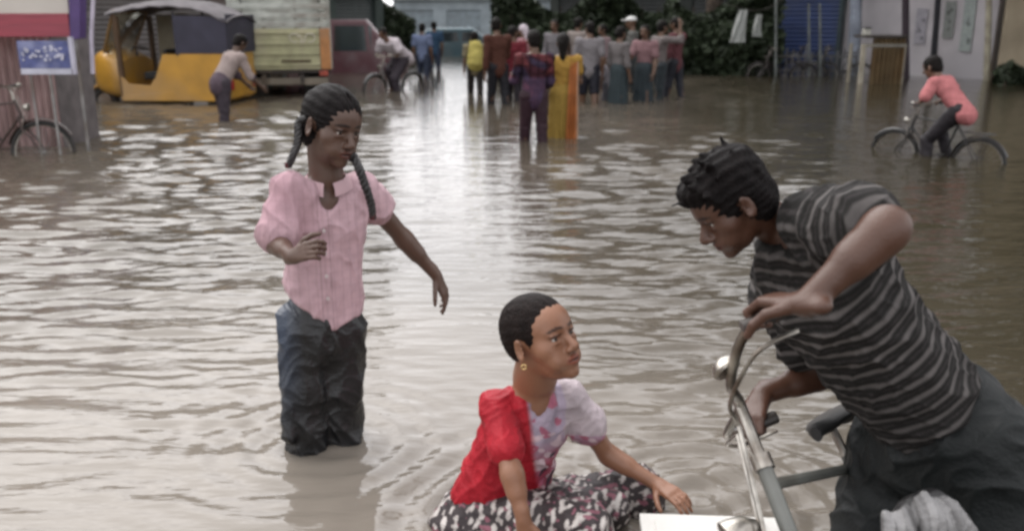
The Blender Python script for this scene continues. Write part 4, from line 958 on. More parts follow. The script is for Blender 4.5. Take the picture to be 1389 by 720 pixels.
# ================================================================== KIOSK AND SIGNS AT LEFT
def kiosk():
    p = G(60, 205, 0); Yk = p[1]; x = lambda u, v=60: R(u, v, Yk)[0]; z = lambda v: R(50, v, Yk)[2]
    rt = empty('shop_sign', (x(52), Yk, -.34), 0, 'large white fascia sign with a red band along its foot and a purple end', 'sign'); X0, X1 = x(-220)-x(52), x(105)-x(52); zz = lambda v: z(v)+.34
    def bx(name, u0, u1, v0, v1, y0, y1, m, par=rt, bev=.004):
        q = MB(); a, b = (x(u0)-x(52), x(u1)-x(52)); c, d = zz(v1), zz(v0); q.box(((a+b)/2, (y0+y1)/2, (c+d)/2), (b-a, y1-y0, d-c)); return q.build(name, m, par, bevel=bev)
    bx('panel', -220, 105, -55, 19, -.10, 0, mat('sign_white', (.66, .61, .55), .6, var=.08, scale=2, dirt=(.5, .42, .38)))
    bx('red_band', -220, 104, 19, 50, -.115, 0, mat('sign_red', (.34, .065, .09), .55, var=.22, scale=5, dirt=(.30, .05, .07), aniso=(.4, 1, 8)))
    q = MB(); a = x(104)-x(52); q.add([(a, -.13, zz(54)), (a+.10, -.13, zz(52)), (a+.20, -.13, zz(-50)), (a+.08, -.13, zz(-55)), (a, .02, zz(54)), (a+.10, .02, zz(52)), (a+.20, .02, zz(-50)), (a+.08, .02, zz(-55))], [(0, 1, 2, 3), (7, 6, 5, 4), (0, 4, 5, 1), (1, 5, 6, 2), (2, 6, 7, 3), (3, 7, 4, 0)]); q.build('end_panel', mat('sign_purple', (.10, .055, .20), .5, var=.3, scale=5), rt)
    q = MB(); q.tube([(a+.16, -.06, zz(100)), (a+.19, -.06, zz(50)), (a+.32, -.06, zz(-50))], .022, 8); q.build('edge_strip', mat('strip', (.60, .55, .66), .5), rt, smooth=True)
    for u in (-150, -60):
        q = MB(); q.tube([(x(u)-x(52), -.02, 0), (x(u)-x(52), -.02, zz(40))], .03, 8); q.build('post', 'steel', rt, smooth=True)
    for u in (100,):
        q = MB(); q.tube([(x(u)-x(52), .03, -.0), (x(u)-x(52)+.01, .03, zz(40))], .018, 8); q.build('post', 'steel', rt, smooth=True)
    # small blue notice board on its own legs
    r2 = empty('notice_board', (x(80), Yk-.30, -.34), 0, 'small blue board with white marks and a white lower edge on thin poles', 'sign')
    def b2(name, u0, u1, v0, v1, y0, y1, m, par=r2):
        q = MB(); a, b = (x(u0)-x(80), x(u1)-x(80)); c, d = zz(v1)-.0, zz(v0)-.0; q.box(((a+b)/2, (y0+y1)/2, (c+d)/2), (b-a, y1-y0, d-c)); return q.build(name, m, par, bevel=.003)
    bd = b2('board', 45, 113, 55, 91, -.02, .02, mat('board_blue', (.10, .12, .30), .45, var=.3, scale=9, dirt=(.30, .32, .48)))
    b2('lower_edge', 46, 115, 91.5, 99, -.03, .02, mat('edge_white', (.62, .62, .72), .5, var=.15)); b2('side_edge', 113, 118, 50, 99, -.03, .02, mat('edge_white2', (.62, .60, .72), .5, var=.15))
    q = MB(); rr = np.random.default_rng(3)
    def X(u): return x(u)-x(80)
    for k in range(34):
        u = 50+rr.uniform(0, 54); v0 = 60+rr.uniform(0, 19); w = rr.uniform(1.5, 5); h = rr.uniform(1.5, 5)
        if 73 < u < 78 and v0 < 72: continue
        q.box(((X(u)+X(u+w))/2, -.024-.0005*k, (zz(v0)+zz(v0+h))/2), (X(u+w)-X(u), .006, zz(v0)-zz(v0+h)))
    q.build('white_marks', mat('marks', (.66, .66, .78), .5), bd)
    for u in (80, 54):
        q = MB(); q.tube([(X(u), .03, 0), (X(u), .03, zz(60))], .016 if u == 80 else .012, 8); q.build('post', 'steel', r2, smooth=True)
    # corrugated kiosk under the sign
    r3 = empty('kiosk', (x(10), Yk+.35, -.34), 0, 'kiosk of faded pink corrugated sheets under the fascia sign', 'kiosk')
    def corr(y, x0, x1, z0, z1, m):
        g = [[(xx, y+.018*math.sin(xx*75), zq) for zq in np.linspace(z0, z1, 3)] for xx in np.linspace(x0, x1, 150)]; q = MB(); q.sheet(g, .004); return q
    a, b = x(-200)-x(10), x(44)-x(10)
    corr(0, a, b, .0, 1.75, None).build('front_sheet', mat('corrugated', (.40, .27, .26), .6, var=.35, scale=5, dirt=(.16, .10, .09), aniso=(6, 1, .6)), r3, smooth=True)
    q = MB(); g = [[(b, yy+.0, zq) for zq in (0, 1.75)] for yy in (0.02, .9)]; q.sheet(g, .02); q.box(((a+b)/2, .47, 1.78), (b-a+.1, 1.0, .04)); q.build('side_and_roof', mat('kiosk_grey', (.16, .14, .14), .7, var=.3), r3)
    # pale sheet-metal shutters behind the poles
    q = MB(); x0, x1 = G(47, 150)[0]*1.0, G(96, 150)[0]
    y = Yk+1.6; g = [[(R(46+50*t, 80, y)[0], y+.02*math.sin(t*40), zq) for zq in (-.34, 1.2)] for t in np.linspace(0, 1, 60)]; q.sheet(g, .006); o = q.build('metal_screen', mat('screen', (.26, .25, .27), .5, var=.4, scale=4, aniso=(8, 1, .5), dirt=(.10, .09, .09)), None, smooth=True)
    tag(o, 'upright grey ribbed metal screen behind the small blue board', 'screen')
kiosk()
# ================================================================== BUILDINGS, STALL, TREES
def facade(name, label, x0, y0, x1, y1, H, depth, wall, windows=2, floors=2, dirt=None, ground='shutter', shut=(.1, .1, .1), cat='building', base=-.34, zfl=3.1, gw=.36):
    """a street building whose front runs from (x0,y0) to (x1,y1)"""
    a = V3(x0, y0, 0); b = V3(x1, y1, 0); L = np.linalg.norm(b-a); rz = math.atan2(y1-y0, x1-x0); rt = empty(name, (x0, y0, base), rz, label, cat)
    wm = mat('plaster', wall, .85, var=.2, scale=1.2, bump=.3, bscale=30, dirt=dirt or tuple(c*.55 for c in wall))
    ops = []
    n = windows
    for f in range(floors):
        for i in range(n):
            w = L/n; cx = w*(i+.5)
            if f == 0 and ground is None: pass
            elif f == 0: ops.append((cx-w*gw, cx+w*gw, .15, 2.5, 'g'))
            else: ops.append((cx-.5, cx+.5, f*zfl+.9, f*zfl+2.2, 'w'))
    m = MB(); xs = sorted({0, L}|{o[0] for o in ops}|{o[1] for o in ops}); zs = sorted({0, H}|{o[2] for o in ops}|{o[3] for o in ops}); t = .22
    for i in range(len(xs)-1):
        for j in range(len(zs)-1):
            cx, cz = (xs[i]+xs[i+1])/2, (zs[j]+zs[j+1])/2
            if any(o[0] < cx < o[1] and o[2] < cz < o[3] for o in ops): continue
            m.box((cx, t/2, cz), (xs[i+1]-xs[i], t, zs[j+1]-zs[j]))
    m.box((0+t/2, depth/2+t, H/2), (t, depth-t, H)); m.box((L-t/2, depth/2+t, H/2), (t, depth-t, H)); m.box((L/2, depth+t, H/2), (L-2*t, t, H)); m.box((L/2, depth/2+t, H-.1), (L-2*t, depth-t, .15))
    w = m.build('wall', wm, rt)
    m = MB(); m.box((L/2, -.10, H+.06), (L+.3, .5, .16)); m.box((L/2, -.18, zfl-.18), (L+.1, .66, .12)) if floors > 1 else None; m.build('cornice', wm, rt, bevel=.01)
    for o in ops:
        W_, H_ = o[1]-o[0], o[3]-o[2]; cx = (o[0]+o[1])/2
        if o[4] == 'g':
            g = [[(o[0]+W_*q, .10+.012*math.sin(k*PI/1.5), o[2]+H_*k/60) for q in (0, 1)] for k in range(61)]; q = MB(); q.sheet(g, .006); q.build('shutter', mat('shutter_metal', shut, .5, var=.25, scale=3, dirt=tuple(c*.5+.02 for c in shut)), rt)
        else:
            q = MB()
            for dx, ww in ((-W_/2+.03, .06), (W_/2-.03, .06), (0, .04)): q.box((cx+dx, .07, (o[2]+o[3])/2), (ww, .06, H_))
            for dz in (o[2]+.03, o[3]-.03): q.box((cx, .07, dz), (W_, .055, .06))
            wi = q.build('window', mat('window_frame', (.10, .16, .17), .6), rt); q = MB(); q.box((cx, .10, (o[2]+o[3])/2), (W_, .01, H_)); q.build('pane', 'tint', wi)
            q = MB(); q.box((cx, -.06, o[2]-.05), (W_+.2, .28, .06)); q.build('sill', wm, wi); q = MB(); q.box((cx, -.16, o[3]+.12), (W_+.4, .55, .07)); q.build('sunshade', wm, wi)
    return rt
def gx(u, v): p = G(u, v); return p[0], p[1]
# right-hand row: blue-shuttered shop, white shop with bills, beige wall house, seen left to right
a, b = gx(1046, 99), gx(1148, 101); facade('shop_building', 'shop with one broad deep blue shutter left of the white shop', a[0]-.1, a[1]+1.3, b[0]+.05, b[1]+.9, 7.6, 7, (.07, .10, .11), 1, 2, shut=(.016, .045, .17), gw=.46)
a, b = gx(1152, 100), gx(1338, 108); a0_, b0_ = a, b
rt = facade('shop_building', 'white plastered shop with faded bills between the blue shutter and the beige house', a[0]+.05, a[1]+.8, b[0]+.0, b[1]-.1, 8.2, 7, (.66, .62, .64), 3, 2, ground=None, dirt=(.42, .40, .42))
a, b = gx(1344, 110), gx(1500, 118); facade('house', 'beige house with stained wall at the right edge', a[0]+.05, a[1]-.1, b[0]+3.5, b[1]-.6, 7.2, 7, (.42, .35, .25), 2, 2, ground=None, shut=(.26, .215, .16), dirt=(.16, .13, .085))
# posters
WA = V3(a0_[0]+.05, a0_[1]+.8, 0); WB = V3(b0_[0], b0_[1]-.1, 0)
def poster(u0, u1, v0, v1, Y, col, label):
    d_ = WB-WA; r_ = R((u0+u1)/2, 30, 1.0)[0]; t_ = (WA[0]-r_*WA[1])/(r_*d_[1]-d_[0]); Y = WA[1]+d_[1]*t_-.05
    p0, p1 = R(u0, v1, Y), R(u1, v0, Y); rt = empty('poster', ((p0+p1)/2).tolist(), math.atan2(d_[1], d_[0]), label, 'poster'); m = MB(); w, h = p1[0]-p0[0], p1[2]-p0[2]
    m.sheet([[(-w/2+w*i/6, .006*math.sin(i*2+j), -h/2+h*j/4) for j in range(5)] for i in range(7)], .004); m.build('sheet', mat('paper', col, .8, var=.18, scale=9), rt)
    q = MB(); r = np.random.default_rng(int(u0))
    for k in range(5): q.box((r.uniform(-.28, .28)*w, -.010, r.uniform(-.35, .35)*h), (w*r.uniform(.1, .3), .004, h*r.uniform(.04, .12)))
    q.build('print', mat('ink', tuple(c*.45 for c in col), .8), rt)
PY = gx(1245, 104)[1]
poster(1277, 1298, 2, 52, PY-.12, (.34, .36, .34), 'grey-green poster high on the white shop, right of the slanting post'); poster(1300, 1326, -4, 70, PY-.16, (.42, .47, .45), 'tall pale green poster nearest the cream post'); poster(1238, 1260, 12, 60, PY-.05, (.44, .42, .46), 'pale lilac bill between the two dark posts')
def post(label, u0, u1, vt, vb, Y, r, col, name='post', cat='post'):
    a, b = R(u1, vb, Y), R(u0, vt, Y); a = a+(a-b)*((-.34-a[2])/(a[2]-b[2])) if a[2] > -.3 else a; top = b+unit(b-a)*1.1
    m = MB(); m.tube([a, (a+top)/2+V3(.01, 0, 0), top], [r*1.15, r, r*.9], 10); o = m.build(name, mat(name+'_paint', col, .7, var=.3, dirt=tuple(c*.5 for c in col)), None, smooth=True); tag(o, label, cat); return o
post('dark purple-brown wooden post at the right end of the stall', 1228, 1228, 0, 100, PY-.9, .085, (.045, .028, .04), 'wooden_post')
post('slanting black post behind the pink-shirted boy', 1272, 1266, 0, 80, PY-.6, .075, (.018, .018, .025), 'wooden_post')
post('cream pipe running down beside the beige house', 1341, 1338, 0, 112, b0_[1]-.45, .07, (.44, .40, .30), 'drain_pipe', 'pipe')
post('pale bluish pillar between the blue shutter and the white shop', 1161, 1157, 0, 104, gx(1155, 102)[1]+.2, .15, (.36, .40, .48), 'pillar', 'pillar')
for k, (u, w) in enumerate(((1034, 1), (1097, 1), (1112, 0))): post(['thin grey-green pole standing in the dark left of the railing', 'thin pale upright of a fence before the blue shutter, left one', 'thin pale upright of a fence before the blue shutter, right one'][k], u+ (18 if k == 0 else 0), u+(18 if k == 0 else 0), 0 if k == 0 else 66, 100, gx(1100, 104)[1], .03, (.20, .22, .21), 'thin_pole', 'pole')
def stall():
    p = G(1200, 114); x = lambda u: R(u, 90, p[1])[0]-p[0]; z = lambda v: R(1200, v, p[1])[2]+.34
    rt = empty('market_stall', (p[0], p[1], -.34), 0, 'wooden stall with a dark plank top and brown draped front before the white shop', 'stall')
    m = MB(); m.box(((x(1172)+x(1226))/2, .35, z(50)), (x(1226)-x(1172), .9, .06)); m.build('tabletop', mat('plank', (.05, .04, .032), .7), rt, bevel=.005)
    g = [[(x(1180)+(x(1224)-x(1180))*i/40, -.03+.03*math.sin(i*1.1), z(52)*(1-j/5)+(.05)*(j/5)) for j in range(6)] for i in range(41)]; m = MB(); m.sheet(g, .01); m.build('drape', mat('sacking', (.14, .095, .045), .9, var=.35, scale=3, dirt=(.10, .05, .015)), rt, smooth=True)
    m = MB(); m.box(((x(1170)+x(1226))/2, -.05, z(62)), (x(1226)-x(1170), .03, .07)); m.build('front_rail', mat('rail_grey', (.28, .26, .22), .7), rt)
    for u in (1169, 1224):
        for y in (0, .75): m = MB(); m.box((x(u), y, z(60)/2), (.10 if u == 1169 and y == 0 else .06, .08, z(60))); m.build('leg', mat('leg_pale', (.42, .38, .30), .7), rt, bevel=.006)
    r2 = empty('tin_box', (p[0]+x(1173), p[1]+.1, -.34+z(50)+.03), .2, 'small pale tin on the left end of the stall top', 'box'); m = MB(); m.box((0, 0, .07), (.14, .14, .14)); m.build('tin', mat('tin_white', (.55, .54, .48), .5), r2, bevel=.008); m = MB(); m.box((0, 0, .155), (.15, .15, .03)); m.build('lid', 'black', r2, bevel=.005)
stall()
# fence of thin pickets before the blue shutter
def pickets():
    p0, p1 = G(1040, 101), G(1160, 103); rt = empty('picket_fence', (p0[0], p0[1], -.34), math.atan2(p1[1]-p0[1], p1[0]-p0[0]), 'low fence of thin grey uprights before the blue shutter', 'fence'); L = np.hypot(*(p1-p0)[:2])
    pm = mat('picket', (.16, .16, .165), .7, var=.35)
    for k in range(15):
        m = MB(); h = .95+.12*math.sin(k*2.3); m.box((L*k/14, 0, h/2), (.05, .035, h)); m.build('picket', pm, rt)
    m = MB(); m.box((L/2, .035, .45), (L, .03, .06)); m.box((L/2, .035, .82), (L, .03, .06)); m.build('rail', pm, rt)
pickets()
# pale cloths hanging in the dark
for k, (u, v0, v1, w, sl) in enumerate(((1004, 14, 58, .16, .14), (1028, 20, 50, .10, .06))):
    Y = 19.5+k*.3; c = R(u, v0, Y); d = R(u, v1, Y); g = [[c+(d-c)*t+V3((s_*w)*(.55+.5*t)+sl*(.5-t), .03*math.sin(s_*6+t*4), 0) for s_ in np.linspace(-1, 1, 8)] for t in np.linspace(0, 1, 10)]
    m = MB(); m.sheet(g, .006); o = m.build('hanging_cloth', mat('washing', (.40, .42, .40), .8, var=.15), None, smooth=True); tag(o, ['longer pale cloth hanging before the dark hedge', 'shorter pale cloth hanging before the dark hedge'][k], 'cloth', 'washing on the line')
m = MB(); m.tube(spline([R(930, -14, 19.8), R(1000, 10, 19.7), R(1040, 12, 19.8), R(1080, -16, 20)], 8), .006, 5); tag(m.build('washing_line', 'black', None), 'thin line the pale cloths hang from', 'line')
# left-hand row and far buildings
facade('house', 'grey-brown house behind the auto-rickshaw', -19.5, 17.5, -7.0, 23.5, 6.9, 8, (.15, .12, .11), 3, 2, shut=(.11, .095, .09))
facade('house', 'greenish house beyond the lorry with an awning', -7.4, 27.0, -4.6, 33.0, 7.6, 6, (.10, .13, .12), 2, 2, shut=(.07, .09, .09))
facade('house', 'blue-grey house closing the far end of the street', -8.5, 66, 5.0, 64, 3.2, 6, (.30, .35, .38), 4, 1, shut=(.22, .27, .30))
facade('house', 'dim grey house behind the crowd', 1.3, 31.5, 7.5, 28.5, 9.5, 7, (.075, .085, .078), 3, 3, shut=(.035, .042, .040))
facade('house', 'tall house on the near left, out past the kiosk', -18.5, 9.5, -13.5, 16.0, 6.2, 6, (.22, .17, .15), 3, 2, shut=(.16, .12, .11))
# --- trees: trunk, limbs, crown of many leaf blades in clumps
LEAF = mat('foliage', (.040, .056, .030), .6, var=.45, scale=2.5, spec=.3); BARK = mat('bark', (.075, .055, .04), .9, var=.35, bump=.8, bscale=25)
def tree(label, x, y, H, R_, n=9000, zc=None, leaf=.16, seed=0, squash=.75, lean=(0, 0), group='trees along the street'):
    r = np.random.default_rng(seed+50); rt = empty('tree', (x, y, -.34), 0, label, 'tree', group); zc = zc or H-R_*squash
    m = MB(); tr = spline([(0, 0, -.1), (.1*r.normal(), .1*r.normal(), zc*.35), (lean[0]*.5, lean[1]*.5, zc*.7), (lean[0], lean[1], zc)], 6); m.tube(tr, list(np.linspace(.24*H/8, .10*H/8, len(tr))), 10)
    cl = []
    for k in range(15):
        a = r.uniform(0, 2*PI); e = r.uniform(-.25, 1.0); d = V3(math.cos(a)*math.cos(e), math.sin(a)*math.cos(e), math.sin(e)*squash)
        tip = V3(lean[0], lean[1], zc)+d*R_*r.uniform(.55, .95); s0 = V3(*tr[int(len(tr)*r.uniform(.5, .95))-1]); mid_ = (s0+tip)/2+V3(0, 0, .15*R_); b = spline([s0, mid_, tip], 4); m.tube(b, list(np.linspace(.07*H/8, .015, len(b))), 6); cl.append((tip, R_*r.uniform(.26, .46)))
    m.build('trunk', BARK, rt, smooth=True)
    C_ = np.array([c for c, _ in cl]); W_ = np.array([w for _, w in cl]); k = r.integers(0, len(cl), n); dd = r.normal(size=(n, 3)); dd /= np.linalg.norm(dd, axis=1, keepdims=True)
    P = C_[k]+dd*(W_[k]*r.uniform(.35, 1.0, n)**.5)[:, None]*np.array([1, 1, .8]); u = r.normal(size=(n, 3)); u /= np.linalg.norm(u, axis=1, keepdims=True); w = np.cross(u, r.normal(size=(n, 3))); w /= np.linalg.norm(w, axis=1, keepdims=True)
    s_ = (leaf*r.uniform(.6, 1.3, n))[:, None]; Q = np.stack([P-u*s_, P+w*s_*.42+u*s_*.1, P+u*s_, P-w*s_*.42+u*s_*.1], 1).reshape(-1, 3); F = np.arange(4*n).reshape(-1, 4)
    me = bpy.data.meshes.new('crown'); me.vertices.add(4*n); me.vertices.foreach_set('co', Q.astype(np.float32).ravel()); me.loops.add(4*n); me.loops.foreach_set('vertex_index', F.astype(np.int32).ravel()); me.polygons.add(n); me.polygons.foreach_set('loop_start', np.arange(0, 4*n, 4, dtype=np.int32)); me.update(calc_edges=True)
    link('crown', me, LEAF, rt); return rt
tree('dense tree rising behind the washing line', 5.7, 25.8, 9.5, 3.6, 11000, seed=1)
tree('tree behind the right end of the crowd', 3.6, 33.5, 8.5, 3.0, 9000, seed=2)
tree('broad tree leaning over the white shop', 12.6, 18.6, 10.5, 3.6, 10000, seed=3, lean=(-2.0, -.6))
tree('large unseen tree added to shade the road beyond the right edge', 9.4, 10.5, 9.5, 4.2, 12000, seed=4, lean=(-1.6, .2))  # out of view, placed to darken the water on the right
tree('tree outside the beige house', 13.2, 15.5, 9, 3.4, 9000, seed=5, lean=(-.6, 0))
tree('tree between the maroon van and the greenish house', -6.6, 25.5, 6.5, 2.3, 8000, seed=6)
tree('tree above the lorry', -9.5, 24.0, 7.0, 2.4, 8000, seed=7)
def hedge(label, u0, u1, v, H, D, seed, n=9000):
    p0, p1 = G(u0, v), G(u1, v); r = np.random.default_rng(seed); L = np.hypot(*(p1-p0)[:2]); rt = empty('hedge', (p0[0], p0[1], -.34), math.atan2(p1[1]-p0[1], p1[0]-p0[0]), label, 'hedge')
    P = np.stack([r.uniform(0, L, n), r.uniform(0, D, n), r.uniform(0, 1, n)**.8*H], 1); P[:, 2] *= .85+.15*np.sin(P[:, 0]*2.1+seed); P[:, 1] += .25*np.sin(P[:, 0]*3)+.2*np.sin(P[:, 2]*4)
    u = r.normal(size=(n, 3)); u /= np.linalg.norm(u, axis=1, keepdims=True); w = np.cross(u, r.normal(size=(n, 3))); w /= np.linalg.norm(w, axis=1, keepdims=True); s_ = (.13*r.uniform(.6, 1.3, n))[:, None]
    Q = np.stack([P-u*s_, P+w*s_*.5, P+u*s_, P-w*s_*.5], 1).reshape(-1, 3); m = MB(); m.v = [tuple(q) for q in Q.tolist()]; m.f = [tuple(range(4*i, 4*i+4)) for i in range(n)]; m.build('foliage', LEAF, rt)
    m = MB()
    for k in range(int(L/.5)+1): m.tube([(k*.5, D/2, 0), (k*.5+.1, D/2, H*.8)], [.03, .01], 6)
    m.build('stems', BARK, rt)
hedge('dark clipped hedge running behind the crowd to the blue shutter', 912, 1062, 103, 2.6, 1.3, 3, 12000)
hedge('long dark hedge directly behind the crowd', 668, 912, 92, 2.7, 1.0, 13, 13000)
hedge('low scrubby bush against the foot of the beige house', 1368, 1440, 117, .9, .5, 9, 1500)
hedge('low dark hedge behind the cyclist in white', 462, 560, 82, 2.4, 1.0, 5, 7000)
# ================================================================== GROUND, WATER, SKY, LIGHT
def ground():
    m = MB(); m.add([(-150, -60, -.34), (150, -60, -.34), (150, 260, -.34), (-150, 260, -.34)], [(0, 1, 2, 3)])
    m.build('road', mat('road_mud', (.10, .085, .07), .9, scale=1.5, bump=.4), None, kind='structure')
ground()
def water():
    ys = [-4.0]
    while ys[-1] < 120:
        y = ys[-1]; ys.append(y+(max(.011, .0042*max(y, .1)) if y > 1.2 else .10))
        if y > 45: ys[-1] = y+1.0
    ys = np.array(ys); u = np.linspace(-1, 1, 760); sx = np.sign(u)*(np.abs(u)*.72+.9*np.abs(u)**4)
    X = (ys[:, None]*1.0+7*np.exp(-np.maximum(ys, 0)/2.5)[:, None]*.35+.6)*sx[None]; X[ys < 1] = (1.6+7*.35*math.exp(-.4))*sx*1.6; Y = np.repeat(ys[:, None], len(u), 1)
    Zt = np.zeros_like(X); r = np.random.default_rng(11)
    def sm(fx, fy, sd):
        q = np.random.default_rng(sd); o = 0
        for i in range(6):
            a, b = q.normal()*fx, q.normal()*fy; o = o+np.sin(X*a+Y*b+q.uniform(0, 6))
        return o/6*1.8
    calm = np.exp(-((X-(-.062*Y))/(.30+.066*np.maximum(Y, 0)))**2)          # smooth lane down the middle of the street
    near = 1/(1+np.exp(-(Y-3.1)*2.2)); rightn = 1/(1+np.exp(-(X-.25)*6))
    lane = 1/(1+np.exp(-(X+.1+.35*(3.6-np.minimum(Y, 3.6)))*3))
    base = (.22+.78*near)*(1-.90*calm)*(.55+.45*np.clip(.5+sm(.7, .5, 3), 0, 1.2))
    base = np.maximum(base, .75*rightn*(Y < 5)*np.clip((5-Y), 0, 1))
    lull = 1/(1+np.exp(-((X-2.2)-.28*(Y-4))*2.0)); base = base*(1-.72*lull)
    dy = np.gradient(ys)[:, None]
    comps = []
    for i in range(90):
        lam = math.exp(r.uniform(math.log(.065), math.log(.75))); th = r.normal()*.27+(PI if r.random() < .4 else 0)
        comps.append((lam, th))
    for lam, th in comps:
        k = 2*PI/lam; kx, ky = k*math.sin(th), k*math.cos(th); slope = .052*(1.0 if lam < .22 else (.22/lam)**.8)*(1.0 if lam > .09 else .7)
        lod = np.clip((lam/dy-2.5)/2.5, 0, 1); ph = kx*X+ky*Y+r.uniform(0, 6.28)+1.3*np.sin(X*r.normal()*.9+Y*r.normal()*.9+r.uniform(0, 6))
        pt = np.clip(.6+.9*np.sin(X*r.normal()*.9+Y*r.normal()*.7+r.uniform(0, 6)), 0, 1.5)
        Zt += slope/k*np.sin(ph)*lod*base*pt
    for (c, amp, lam) in [((gJ['kn0'][0]+.05, gJ['kn0'][1]+.03), .0035, .12), ((cJ['pel'][0]+.05, cJ['pel'][1]), .0045, .13), ((mJ['kn0'][0], mJ['kn0'][1]), .006, .13), ((.55, 2.3), .005, .11)]:
        d = np.hypot(X-c[0], Y-c[1]); Zt += amp*np.sin(2*PI*d/lam+.8*np.sin(3*np.arctan2(Y-c[1], X-c[0])))*np.exp(-((d-.18)/.38)**2)*(d > .02)
    Zt *= 1.0
    a, b = X.shape; P = np.stack([X, Y, Zt], 2).reshape(-1, 3)
    i, j = np.meshgrid(np.arange(a-1), np.arange(b-1), indexing='ij'); q = (i*b+j).ravel(); F = np.stack([q, q+1, q+b+1, q+b], 1)
    me = bpy.data.meshes.new('water'); me.vertices.add(len(P)); me.vertices.foreach_set('co', P.astype(np.float32).ravel())
    me.loops.add(F.size); me.loops.foreach_set('vertex_index', F.astype(np.int32).ravel()); me.polygons.add(len(F))
    me.polygons.foreach_set('loop_start', np.arange(0, F.size, 4, dtype=np.int32)); me.polygons.foreach_set('use_smooth', np.ones(len(F), bool)); me.update(calc_edges=True)
    m = bpy.data.materials.new('muddy_water'); m.use_nodes = True; nt = m.node_tree; N, L = nt.nodes, nt.links; bs = N['Principled BSDF']
    bs.inputs['Roughness'].default_value = WATER_ROUGH; bs.inputs['IOR'].default_value = 1.33
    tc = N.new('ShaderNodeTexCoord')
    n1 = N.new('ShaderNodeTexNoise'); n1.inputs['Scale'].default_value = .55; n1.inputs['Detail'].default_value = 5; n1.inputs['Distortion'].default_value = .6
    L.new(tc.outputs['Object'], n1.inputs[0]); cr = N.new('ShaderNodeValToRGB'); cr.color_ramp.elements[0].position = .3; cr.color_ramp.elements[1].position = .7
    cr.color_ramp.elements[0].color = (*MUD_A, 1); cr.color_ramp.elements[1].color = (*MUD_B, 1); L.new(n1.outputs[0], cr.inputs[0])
    # shade and dark reflections on the right, painted into the water colour
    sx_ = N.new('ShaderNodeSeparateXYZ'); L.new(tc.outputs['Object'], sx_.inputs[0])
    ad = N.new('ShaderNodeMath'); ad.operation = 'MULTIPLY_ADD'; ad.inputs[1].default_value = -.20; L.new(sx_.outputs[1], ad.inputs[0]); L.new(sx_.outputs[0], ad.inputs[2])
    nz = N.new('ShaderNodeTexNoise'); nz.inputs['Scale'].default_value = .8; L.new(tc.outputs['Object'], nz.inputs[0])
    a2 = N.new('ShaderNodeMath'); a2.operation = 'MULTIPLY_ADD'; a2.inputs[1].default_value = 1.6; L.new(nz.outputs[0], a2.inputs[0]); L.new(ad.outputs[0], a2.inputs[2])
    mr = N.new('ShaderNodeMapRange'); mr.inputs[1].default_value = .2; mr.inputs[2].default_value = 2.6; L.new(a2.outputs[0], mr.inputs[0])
    mx = N.new('ShaderNodeMix'); mx.data_type = 'RGBA'; mx.inputs[7].default_value = (*MUD_SHADE, 1); L.new(mr.outputs[0], mx.inputs[0]); L.new(cr.outputs[0], mx.inputs[6]); L.new(mx.outputs[2], bs.inputs['Base Color'])
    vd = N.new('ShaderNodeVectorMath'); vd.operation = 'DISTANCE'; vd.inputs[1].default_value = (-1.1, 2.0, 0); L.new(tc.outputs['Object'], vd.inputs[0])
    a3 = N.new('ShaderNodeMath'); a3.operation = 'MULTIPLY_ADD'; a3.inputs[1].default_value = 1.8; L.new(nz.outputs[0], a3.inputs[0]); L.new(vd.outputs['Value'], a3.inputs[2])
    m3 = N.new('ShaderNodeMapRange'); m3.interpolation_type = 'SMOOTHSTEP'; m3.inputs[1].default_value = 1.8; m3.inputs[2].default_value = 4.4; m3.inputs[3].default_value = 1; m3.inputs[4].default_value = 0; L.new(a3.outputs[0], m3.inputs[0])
    mz = N.new('ShaderNodeMix'); mz.data_type = 'RGBA'; mz.inputs[7].default_value = (*MUD_BRIGHT, 1); L.new(m3.outputs[0], mz.inputs[0]); L.new(mx.outputs[2], mz.inputs[6]); L.new(mz.outputs[2], bs.inputs['Base Color'])  # sky brightness on the near left water, painted in as a paler colour
    mp = N.new('ShaderNodeMapping'); mp.inputs['Scale'].default_value = (3.2, 12, 1); L.new(tc.outputs['Object'], mp.inputs[0])
    n2 = N.new('ShaderNodeTexNoise'); n2.inputs['Scale'].default_value = 1.0; n2.inputs['Detail'].default_value = 3; L.new(mp.outputs[0], n2.inputs[0])
    bp = N.new('ShaderNodeBump'); bp.inputs['Strength'].default_value = BUMP_S; bp.inputs['Distance'].default_value = .012; L.new(n2.outputs[0], bp.inputs['Height']); L.new(bp.outputs[0], bs.inputs['Normal'])
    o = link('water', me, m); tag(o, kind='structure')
water()
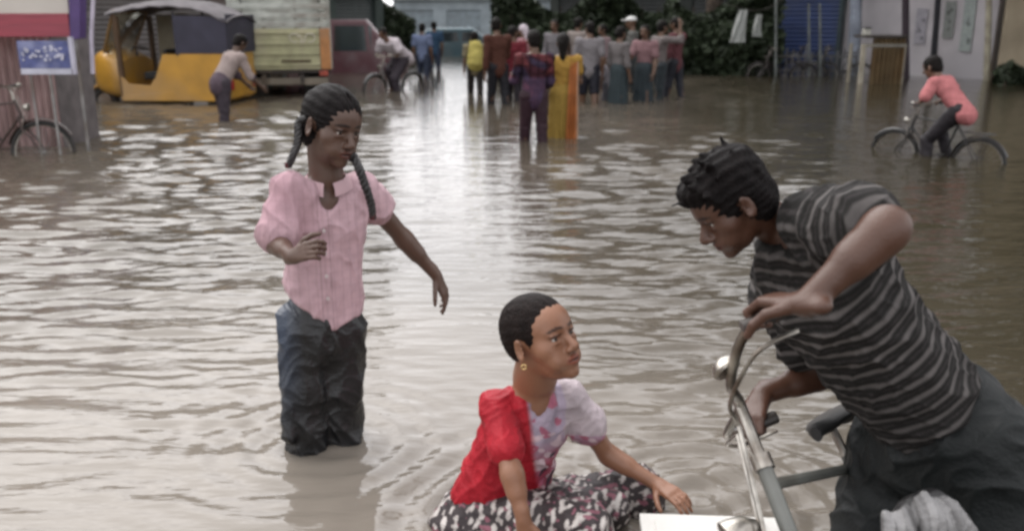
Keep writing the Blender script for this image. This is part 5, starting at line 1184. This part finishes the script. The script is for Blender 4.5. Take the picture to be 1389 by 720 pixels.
def world():
    w = bpy.data.worlds.new('World'); sc.world = w; w.use_nodes = True; nt = w.node_tree; N, L = nt.nodes, nt.links
    bg = N['Background']; sky = N.new('ShaderNodeTexSky'); sky.sky_type = 'NISHITA'; sky.sun_disc = False
    sky.sun_elevation = math.radians(SUN_EL); sky.sun_rotation = math.radians(SUN_ROT); sky.dust_density = 4; sky.air_density = 1.2
    hs = N.new('ShaderNodeHueSaturation'); hs.inputs['Saturation'].default_value = .10; L.new(sky.outputs[0], hs.inputs['Color'])
    # overcast: flatten the clear-sky gradient towards an even cloud layer with soft broken texture
    tc = N.new('ShaderNodeTexCoord'); no = N.new('ShaderNodeTexNoise'); no.inputs['Scale'].default_value = 2.2; no.inputs['Detail'].default_value = 5; L.new(tc.outputs['Generated'], no.inputs[0])
    mr = N.new('ShaderNodeMapRange'); mr.inputs[1].default_value = .3; mr.inputs[2].default_value = .7; mr.inputs[3].default_value = .72; mr.inputs[4].default_value = 1.2; L.new(no.outputs[0], mr.inputs[0])
    cl = N.new('ShaderNodeMix'); cl.data_type = 'RGBA'; cl.inputs[0].default_value = .75; cl.inputs[7].default_value = (*CLOUD, 1); L.new(hs.outputs[0], cl.inputs[6])
    mu = N.new('ShaderNodeMix'); mu.data_type = 'RGBA'; mu.blend_type = 'MULTIPLY'; mu.inputs[0].default_value = 1; L.new(cl.outputs[2], mu.inputs[6]); L.new(mr.outputs[0], mu.inputs[7])
    # bright patch added to the unseen sky over the street's end, brightening the water
    nm = N.new('ShaderNodeVectorMath'); nm.operation = 'NORMALIZE'; L.new(tc.outputs['Generated'], nm.inputs[0])
    dp = N.new('ShaderNodeVectorMath'); dp.operation = 'DOT_PRODUCT'; dp.inputs[1].default_value = tuple(unit(V3(-.07, .94, .34))); L.new(nm.outputs[0], dp.inputs[0])
    gl = N.new('ShaderNodeMapRange'); gl.interpolation_type = 'SMOOTHSTEP'; gl.inputs[1].default_value = .70; gl.inputs[2].default_value = .99; gl.inputs[3].default_value = 1; gl.inputs[4].default_value = GLOW; L.new(dp.outputs['Value'], gl.inputs[0])
    m2 = N.new('ShaderNodeMix'); m2.data_type = 'RGBA'; m2.blend_type = 'MULTIPLY'; m2.inputs[0].default_value = 1; L.new(mu.outputs[2], m2.inputs[6]); L.new(gl.outputs[0], m2.inputs[7]); L.new(m2.outputs[2], bg.inputs[0])
    #
    bg.inputs[1].default_value = SKY_S
    l = bpy.data.lights.new('sun', 'SUN'); l.energy = SUN_S; l.angle = math.radians(70); l.color = (1, .96, .92)
    o = bpy.data.objects.new('sun', l); C.objects.link(o)
    az = math.radians(SUN_ROT); el = math.radians(SUN_EL); d = V3(math.sin(az)*math.cos(el), math.cos(az)*math.cos(el), math.sin(el))
    o.rotation_euler = Vector(d).to_track_quat('Z', 'Y').to_euler()
world()
sc.view_settings.view_transform = 'Standard'; sc.view_settings.look = 'None'; sc.view_settings.gamma = 1; sc.view_settings.use_curve_mapping = False
sc.view_settings.exposure = EXPO
sc.cycles.pixel_filter_type = 'BLACKMAN_HARRIS'; sc.cycles.filter_width = 3.0
sc.cycles.use_denoising = True; sc.cycles.max_bounces = 6; sc.cycles.diffuse_bounces = 3; sc.cycles.glossy_bounces = 3; sc.cycles.caustics_reflective = False; sc.cycles.caustics_refractive = False
